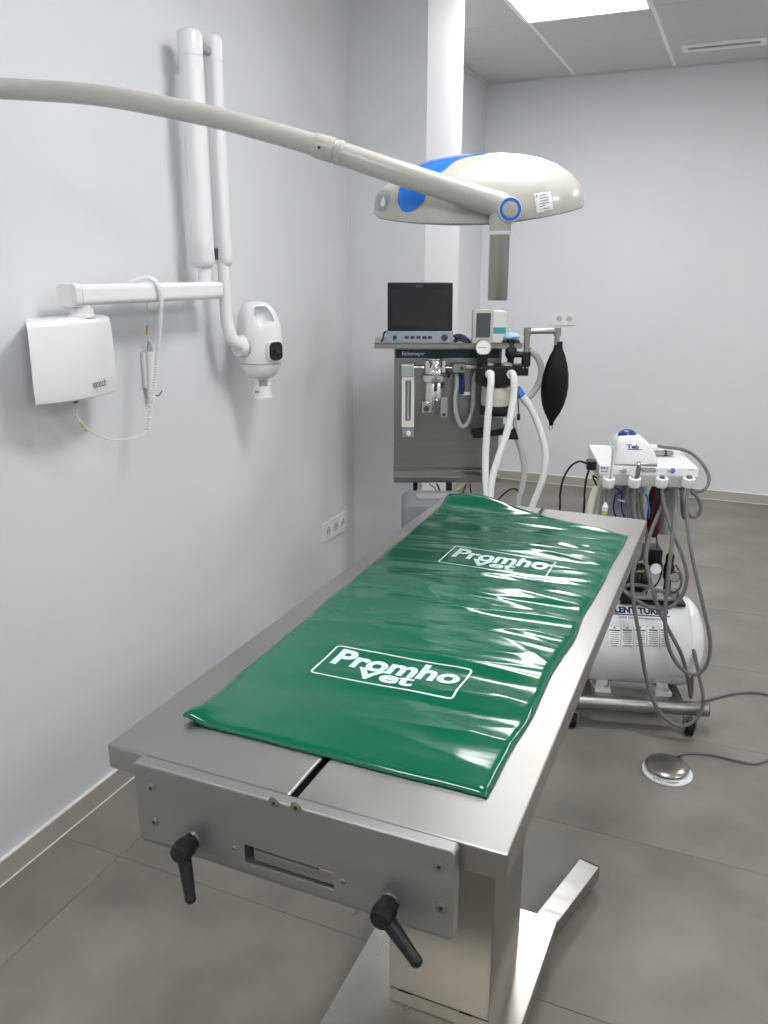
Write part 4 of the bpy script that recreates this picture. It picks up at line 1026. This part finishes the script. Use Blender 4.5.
# side: mains plug and leads
q = c_(590, 463, .16)
pl = K(MB().box(hx0 - .030, hx0, .175, .215, hzm - .006, hzm + .026), 'mains_plug', 'black_plastic', bevel=.005)
pc_ = Vector((hx0 - .03, .195, hzm + .014))
K(MB().tube([pc_, c_(579, 461.5, .19), c_(570, 467, .19), c_(563, 480, .19), c_(560, 496, .19), c_(559.5, 515, .19), Vector((c_(560, 520, .19).x, .22, .2)), Vector((c_(566, 520, .19).x, .30, .004)), Vector((-.10, .36, .004))], .0036, n=8), 'mains_lead', 'black_plastic', pl)
K(MB().tube([Vector((hx0 - .02, .19, hzm - .004)), c_(586, 480, .19), c_(584.5, 495, .19), c_(583.5, 515, .19), Vector((c_(583, 520, .19).x, .22, .3)), Vector((-.12, .30, zt0 + .02))], .0036, n=8), 'mains_lead', 'black_plastic', pl)
K(MB().tube([Vector((hx0 + .002, .16, zu0 + .01)), c_(593, 476, .15), c_(595.5, 483, .15), c_(599, 490, .16)], .003, n=8), 'lead', 'black_plastic')
# bottles and plumbing below the head
K(MB().tube([c_(604, 485, .16), c_(597, 489, .16), c_(592.5, 500, .16), c_(589.5, 515, .16), c_(588.5, 540, .17), Vector((c_(590, 545, .16).x, .22, .42)), Vector((c_(592, 545, .16).x + .02, .30, .25)), Vector((c_(592, 545, .16).x + .05, .325, zt0 + .024))], .0145, n=14), 'suction_pipe', 'hose_cream')
K(MB().box(c_(602, 500, .17).x, c_(628, 500, .17).x, .17, .24, c_(610, 530, .17).z, zu0), 'valve_box', 'grey_plastic', bevel=.006)
q = c_(655, 500, .15); rb = K(MB().lathe([(.018, c_(655, 536, .15).z), (.021, c_(655, 533, .15).z), (.021, c_(655, 493, .15).z), (.012, zu0)], (q.x, .15, 0), n=24), 'water_bottle', 'red_bottle')
q = c_(669, 500, .165); K(MB().lathe([(.026, c_(669, 535, .165).z), (.032, c_(669, 532, .165).z), (.032, c_(669, 496, .165).z), (.018, zu0)], (q.x, .19, 0), n=28), 'water_bottle', 'frosted_bottle')
for k, (p0, p1, mm_) in enumerate((((614, 487), (622, 494), 'navy_plastic'), ((624, 487), (615, 497), 'navy_plastic'), ((646, 488), (637, 497), 'blue_plastic'), ((640, 488), (648, 500), 'blue_plastic'), ((640, 500), (646, 487), 'pale_blue'), ((618, 500), (627, 503), 'pale_blue'))):
    K(MB().tube([c_(*p0, .13), c_((p0[0] + p1[0]) / 2 + 1.5, (p0[1] + p1[1]) / 2, .125), c_(*p1, .13), c_(p1[0] + 1, p1[1] + 20, .14), c_(640, 545, .16)], .0026, n=8), 'air_line', mm_)
for px in (628, 632, 637, 642):
    K(MB().tube([c_(px, 488, .12), c_(px - 1, 500, .12), c_(px + .5, 515, .125), c_(px + (px - 634) * .6, 540, .14), c_(640, 560, .16)], .0055, n=8), 'air_line', 'hose_grey')
# long looping hoses (pixel x, pixel y, depth)
HR = .0062
def P3(*q): return q
ctube([(688.5, 484, yh), (686.5, 505, .06), (688, 530, .03), (694, 565, -.01), (703, 605, -.04), (710, 640, -.05), (707, 664, -.05), (695, 674.5, -.05), (680, 667, -.05), (669, 648, -.05), (665, 622, -.05), (667, 590, -.03), (671, 550, 0), (675, 515, .06), (677, 492, .11), (677, 484, .13)], HR, 'hose_grey', 'instrument_hose')
ctube([(661.5, 484, yh), (664, 505, .07), (672, 530, .04), (682, 555, .02), (687, 577, .0), (682, 596, -.01), (669, 607.5, -.02), (652, 608, -.02), (636, 600, -.02), (624, 590, .0), (618, 575, .05), (622, 545, .1), (630, 515, .12), (633, 490, .12)], HR, 'hose_grey', 'instrument_hose')
ctube([(634.5, 486, yh), (634, 510, .07), (640, 545, .03), (632.5, 575, -.01), (634, 605, -.04), (640, 640, -.05), (645, 672, -.05), (652, 698, -.05), (664, 717, -.055), (680, 726, -.055), (694, 721, -.05), (702, 709, -.045), (703, 695, -.04), (700, 680, -.02), (697, 664, .0)], HR, 'hose_grey', 'instrument_hose')
ctube([(697, 664, .0), (693, 650, .02), (690, 660, .035), (692, 680, .04), (691, 697, .045), (688, 680, .0), (682, 656, -.02), (672, 636, -.03), (660, 612, -.02), (652, 588, .0), (646, 560, .03), (650, 535, .07), (660, 510, .11), (668, 490, .13)], HR, 'hose_grey', 'instrument_hose')
ctube([(658, 446, .32), (668, 447.5, .33), (682, 449.5, .32), (694, 455, .28), (704, 466, .22), (709, 478, .18), (706, 488, .16), (698, 491.5, .15), (690, 490, .15)], .0058, 'hose_grey', 'motor_hose')
ctube([(690, 490, .12), (697, 497, .12), (701, 507, .12), (697, 516, .12), (690, 515.5, .12), (684, 505, .12), (681, 488, .13)], .0062, 'hose_grey', 'instrument_hose')
ctube([(683, 487, .13), (682, 500, .14), (683, 515, .14), (686, 517, .15), (687, 500, .15), (688, 487, .15)], .006, 'hose_grey', 'instrument_hose')
K(MB().tube([c_(656.5, 536, .15), c_(657, 545, .15), c_(656, 556, .15)], .0022, n=6), 'lead', 'black_plastic')

# ------------------------------------------------------------------ air compressor strapped on the cart frame
ty_ = .165; tz = c_(640, 637.5, ty_).z; R_ = .5 * (c_(640, 597, ty_).z - c_(640, 678.5, ty_).z)
cw_ = CF.o + CF.y * ty_
comp = thing('air_compressor', 'white horizontal air compressor tank with black pump on the cart frame', 'compressor', (cw_.x, cw_.y, zt0), CA)
def Q(b, name, m, parent=None, **k):
    b.bm.transform(Matrix.Translation((0, -ty_, -zt0))); return b.build(name, m, parent or comp, **k)
xe1 = c_(702, 640, ty_).x; xe0 = c_(558, 640, ty_).x; xcn = (xe0 + xe1) / 2
ee = .072
prof = [(R_ * math.sin(t), -ee * math.cos(t)) for t in [PI / 2 * i / 9 for i in range(10)]]
hl = xe1 - xe0
pr_ = [(max(r, .001), z + ee) for r, z in prof] + [(r, hl - (z + ee)) for r, z in prof[::-1]]
tank = Q(MB().lathe(pr_, (xe0, ty_, tz), (1, 0, 0), n=56), 'tank', 'tank_white', smooth=60)
for x in (xe0 + ee - .002, xe1 - ee + .002): Q(MB().lathe([(R_ * .99, -.002), (R_ + .0006, -.001), (R_ + .0006, .001), (R_ * .99, .002)], (x, ty_, tz), (1, 0, 0), n=56), 'weld_seam', 'tank_white', tank)
def on_tank(px, py, off=.0006):
    """point on the tank's front for a pixel on it"""
    r = ray(px, py); o = CF.loc(CAMP); dv = Vector((r.dot(CF.x), r.dot(CF.y), r.z))
    A_q = dv.y ** 2 + dv.z ** 2; oy, oz = o.y - ty_, o.z - tz; B = 2 * (oy * dv.y + oz * dv.z); C = oy ** 2 + oz ** 2 - (R_ + off) ** 2
    t = (-B - math.sqrt(max(0, B * B - 4 * A_q * C))) / (2 * A_q); return o + dv * t
def wrap(me, px, py, name, m, off=.0008):
    """bend flat lettering round the tank"""
    c0_ = on_tank(px, py); a0 = math.atan2(c0_.z - tz, -(c0_.y - ty_)); b = bmesh.new(); b.from_mesh(me); bpy.data.meshes.remove(me)
    hi = max(v.co.y for v in b.verts); k = min(v.co.y for v in b.verts) + .004
    while k < hi: bmesh.ops.bisect_plane(b, geom=b.verts[:] + b.edges[:] + b.faces[:], plane_co=(0, k, 0), plane_no=(0, 1, 0)); k += .004
    for v in b.verts:
        a = a0 + v.co.y / R_; v.co = Vector((c0_.x + v.co.x, ty_ - (R_ + off) * math.cos(a), tz + (R_ + off) * math.sin(a)))
    b.transform(Matrix.Translation((0, -ty_, -zt0)))
    m2 = bpy.data.meshes.new(name); b.to_mesh(m2); b.free(); m2.materials.clear(); return link(name, m2, m, tank, 60)
def quad(w_, h_):
    b = bmesh.new(); b.faces.new([b.verts.new(p) for p in ((-w_ / 2, -h_ / 2, 0), (w_ / 2, -h_ / 2, 0), (w_ / 2, h_ / 2, 0), (-w_ / 2, h_ / 2, 0))])
    me = bpy.data.meshes.new('q'); b.to_mesh(me); b.free(); return me
upx = on_tank(660, 610).x - on_tank(610, 610).x; upx /= 50
wrap(text_mesh('SILENT TURBO', 60 * upx, .027, bold=.05, shear=.0), 638, 610.5, 'lettering', 'ink_navy')
wrap(text_mesh('Tecno-gaz', 20 * upx, .008, shear=.3, bold=.02), 636, 603.5, 'lettering', 'ink_dark')
wrap(text_mesh('(Oil less compressor)', 44 * upx, .010, bold=.01), 641, 618.5, 'lettering', 'ink_dark')
wrap(quad(62 * upx, .004), 638.5, 615.2, 'underline', 'ink_navy')
for k in range(5):
    px = 614.5 + k * 12.9
    st_ = wrap(quad(12.2 * upx, .066), px, 636.5, 'warning_label', 'ink_white', .0006)
    fr = wrap(frame_mesh(12.2 * upx, .066, .001, .0007), px, 636.5, 'label_border', 'ink_grey', .0009); fr.parent = st_
    tri = bmesh.new(); tri.faces.new([tri.verts.new(p) for p in ((-.0055, 0, 0), (.0055, 0, 0), (0, .009, 0))]); tm = bpy.data.meshes.new('t'); tri.to_mesh(tm); tri.free()
    wrap(tm, px, 628.5, 'warning_mark', 'ink_grey', .0009).parent = st_
    for j in range(8):
        wd = (.030, .026, .030, .024, .029, .030, .027, .018)[(j + k) % 8] * (1.15 if j == 0 else 1)
        wrap(quad(wd, .0042 if j == 0 else .0026), px, 630.6 + j * 2.15 + (.0 if j else -.3), 'print_line', 'ink_dark' if j == 0 else 'ink_grey', .0009).parent = st_
# feet
for px in (601.5, 662):
    q = c_(px, 690, .075)
    for yb2, ln in ((.078, .34), (.252, -.34)):
        ft = Q(MB().prism([(-.019, 0), (.019, 0), (.015, .085), (-.015, .085)], -.004, .004, basis((q.x, yb2, zt0 + .024), (1, 0, 0), (0, ln, 1))), 'tank_foot', 'white_matte')
        Q(MB().cyl((q.x + .012, yb2 - .016, zt0 + .024), (q.x + .012, yb2 - .016, zt0 + .031), .008, n=6), 'nut', 'chrome', ft)
    Q(MB().box(q.x - .026, q.x + .026, .045, .285, zt0 + .0125, zt0 + .024), 'foot_strip', 'white_matte', smooth=0)
# pump on top of the tank
ztop = tz + R_
def cp(px, py, y=ty_): return c_(px, py, y)
Q(MB().box(cp(618, 595).x, cp(682, 595).x, .10, .24, ztop - .006, ztop + .006), 'pump_plate', 'black_plastic', bevel=.002, seg=1)
Q(MB().box(cp(628, 590).x, cp(668, 590).x, .11, .22, ztop + .008, ztop + .020), 'pump_rail', 'grey_plastic', bevel=.003, seg=1)
pmx = cp(641, 565).x
Q(MB().lathe([(.042, -.055), (.046, -.045), (.046, .045), (.042, .055)], (pmx - .03, .18, ztop + .065), (1, 0, 0), n=28), 'motor', 'black_plastic')
for k in range(7): Q(MB().lathe([(.046, -.002), (.0495, -.0015), (.0495, .0015), (.046, .002)], (pmx - .066 + k * .012, .18, ztop + .065), (1, 0, 0), n=28), 'cooling_fin', 'dark_steel')
Q(MB().box(cp(643, 560).x, cp(660, 560).x, .13, .21, cp(650, 566, .13).z, cp(650, 550, .13).z), 'pressure_switch', 'monitor_bezel', bevel=.005)
Q(MB().cyl(cp(636, 572, .12), cp(645, 571.5, .12), .006, n=10), 'brass_fitting', 'brass')
Q(MB().cyl(cp(634, 570, .12), cp(634, 574, .12), .009, n=6), 'brass_nut', 'brass')
for px, py, r, y in ((655.5, 569, .0185, .085), (674.5, 577, .0165, .10)):
    q = cp(px, py, y); g = Q(MB().lathe([(r, -.010), (r * 1.08, -.006), (r * 1.08, .002), (r * .98, .003)], q, (0, -1, 0), n=26), 'pressure_gauge', 'chrome' if px < 660 else 'ink_dark')
    Q(MB().lathe([(r * .92, .002), (r * .92, .0038)], q, (0, -1, 0), n=26), 'dial', 'gauge_face' if px < 660 else 'grey_plastic', g)
    Q(MB().cyl(q + Vector((0, .006, 0)), q + Vector((0, .05, -.004)), .006, n=10), 'gauge_stem', 'brass', g)
q = cp(669, 568, .15)
Q(MB().lathe([(.012, ztop + .004), (.012, cp(669, 580, .15).z), (.018, cp(669, 577, .15).z), (.018, cp(669, 566, .15).z), (.013, cp(669, 563, .15).z), (.014, cp(669, 556, .15).z), (.010, cp(669, 553.5, .15).z)], (q.x, .15, 0), n=22), 'regulator', 'black_plastic')
Q(MB().lathe([(.011, 0), (.013, .004), (.013, .035), (.009, .038)], Vector((cp(672, 592, .14).x, .135, ztop + .002)), (0, 0, 1), n=18), 'filter_bowl', 'frosted_bottle')
Q(MB().tube([cp(640, 592, .12), cp(646, 584, .11), cp(650, 588, .11), cp(655, 586, .11), cp(660, 578, .12), cp(662, 566, .13), cp(659, 558, .14)], .003, n=8), 'lead', 'black_plastic')
Q(MB().tube([cp(646, 594, .12), cp(650, 586, .10), cp(653, 590, .10), cp(659, 596, .10)], .004, n=8), 'copper_line', 'chrome')
Q(MB().tube([cp(668, 592, .13), cp(676, 592, .10), cp(681, 585, .09), cp(681, 574, .10), cp(676, 565, .13)], .004, n=8), 'air_line', 'hose_grey')
Q(MB().tube([cp(618, 592, .10), cp(626, 586, .08), cp(636, 585, .08), cp(648, 587, .08), cp(660, 591, .08), cp(670, 590, .09)], .006, n=8), 'air_line', 'hose_grey')

# motor unit resting on the cart head
my = .165
q0 = c_(637, 458, my); mw_ = CF.o + CF.x * q0.x + CF.y * my
mu = thing('motor_unit', 'white wedge shaped motor unit with blue cap on the dental cart top', 'dental device', (mw_.x, mw_.y, hz1 + .0005), CA)
yfr = my - .055
def u_(px, py, y=yfr): v = c_(px, py, y); return (v.x - q0.x, v.z - hz1)
low_ = u_(614.5, 457.5); kz = -low_[1] + .004
sil = [u_(614.5, 457.5), u_(615, 448), u_(616.5, 440), u_(618.5, 434), u_(622, 431), u_(630, 429.8), u_(639, 430.3), u_(646, 433.5), u_(652, 440), u_(656.5, 448.5), u_(659, 455.5), u_(659.2, 457.5)]
sil = [(x, z + kz) for x, z in sil]
mmx = sum(x for x, z in sil) / len(sil)
R2 = []
for y, s_ in ((yfr - my - .006, .88), (yfr - my, .97), (yfr - my + .010, 1.0), (.04, .97), (.065, .9), (.075, .8)):
    R2.append([Vector((mmx + (x - mmx) * s_, y, z if z < .006 else .004 + (z - .004) * s_)) for x, z in sil])
wed = MB().rings(R2).build('housing', 'white_plastic', mu, smooth=55)
MB().prism([(sil[0][0] + .004, yfr - my - .003), (sil[-1][0] - .004, yfr - my - .003), (sil[-1][0] - .008, .068), (sil[0][0] + .008, .068)], 0, .0045).build('base_gasket', 'ink_grey', mu)
t0 = u_(630.5, 430); capc = Vector((t0[0], -.004, t0[1] + kz - .008))
bc_ = MB().sphere(capc, .030, (1, 1.2, .72), 28, 14).build('blue_cap', 'navy_plastic', mu, smooth=60)
for dx in (-.003, .016): MB().sphere(capc + Vector((dx, -.030, .0135 if dx < 0 else .006)), .0022, n=8, m=6).build('cap_led', 'gauge_face', bc_)
tq = u_(634.5, 440, yfr - .006)
text('lettering', 'Teb', basis((tq[0] - .003, yfr - my - .0072, tq[1] + kz), (1, 0, 0), (0, 0, 1)), 'ink_blue', mu, width=.036, height=.013, bold=.03)
MB().box(tq[0] - .018, tq[0] + .024, yfr - my - .0072, yfr - my - .0065, tq[1] + kz - .010, tq[1] + kz - .0085).build('text_underline', 'ink_blue', mu, smooth=0)
hs = u_(657, 444, .30)
# the motor handpiece lying behind it on the cart top
v0 = c_(651, 440, .26); hw_ = CF.o + CF.x * v0.x + CF.y * .27
hd2 = thing('motor_handpiece', 'grey metal motor handpiece lying on the cart top behind the white unit', 'handpiece', (hw_.x, hw_.y, hz1 + .0005), CA)
MB().lathe([(.006, 0), (.009, .004), (.010, .03), (.008, .036), (.0095, .042), (.0095, .07), (.006, .078)], (0, -.01, .0105), (1, .12, 0), n=18).build('handpiece_body', 'steel_plain', hd2)
MB().lathe([(.0103, 0), (.0103, .008)], (.046, -.0045, .0105), (1, .12, 0), n=18).build('grip_ring', 'dark_steel', hd2)

# foot pedal with its cable
pp_ = (PZ(642, 768, .004) + PZ(692, 772, .004)) / 2
pc0 = PZ(667, 771.5, .004)
pedal = thing('foot_pedal', 'round chrome foot pedal on a white disc lying on the grey floor', 'foot pedal', (pc0.x, pc0.y, 0), YAW - .1)
rp_ = (PZ(692, 772, .004) - PZ(642, 768, .004)).length / 2
MB().lathe([(rp_ * .96, 0), (rp_, .002), (rp_, .006), (rp_ * .95, .010), (rp_ * .7, .012)], n=48).build('base_disc', 'white_plastic', pedal)
MB().lathe([(rp_ * .72, .012), (rp_ * .72, .020)], n=40).build('skirt', 'black_rubber', pedal)
MB().lathe([(rp_ * .86, .018), (rp_ * .88, .021), (rp_ * .84, .0245), (rp_ * .55, .031), (rp_ * .25, .034), (.002, .035)], (0, .006, 0), n=48).build('pedal_cap', 'steel_brushed', pedal, smooth=60)
tm = text_mesh('SUCTION', .075, .0075, bold=.02)
for v in tm.vertices:
    a = -PI / 2 - .30 + v.co.x / (rp_ * .925); rr_ = rp_ * .925 + v.co.y
    v.co = Vector((rr_ * math.cos(a), rr_ * math.sin(a), .0118))
tm.materials.clear(); link('lettering', tm, 'ink_dark', pedal, 0)
PFm = Frame(pc0.x, pc0.y, YAW - .1)
def f_(px, py, z=.005): v = PFm.loc(PZ(px, py, z)); v.z = z; return v
MB().tube([PFm.loc(PZ(668, 759, .02)), f_(676, 755.5, .012), f_(688, 753), f_(710, 754.5), f_(735, 760), f_(752, 763.5), f_(762, 762), f_(775, 757), f_(800, 752), PFm.loc(Vector((.75, 2.62, .005))), PFm.loc(Vector((1.5, 2.75, .005))), PFm.loc(Vector((2.70, 2.60, .005)))], .0042, n=8).build('cable', 'hose_grey', pedal)
# supply cable from the cart across the floor
e = PZ(705, 699, .006)
cab = MB().tube([PZ(700, 702, .006), PZ(715, 697.5, .006), PZ(735, 693, .006), PZ(752, 692, .006), PZ(768, 694.5, .006), PZ(800, 704, .006), Vector((.8, 2.86, .006)), Vector((1.6, 3.05, .006)), Vector((2.70, 2.95, .006))], .0055, n=8).build('floor_cable', 'hose_grey')
tag(cab, 'grey supply cable running across the floor away from the cart', 'cable')
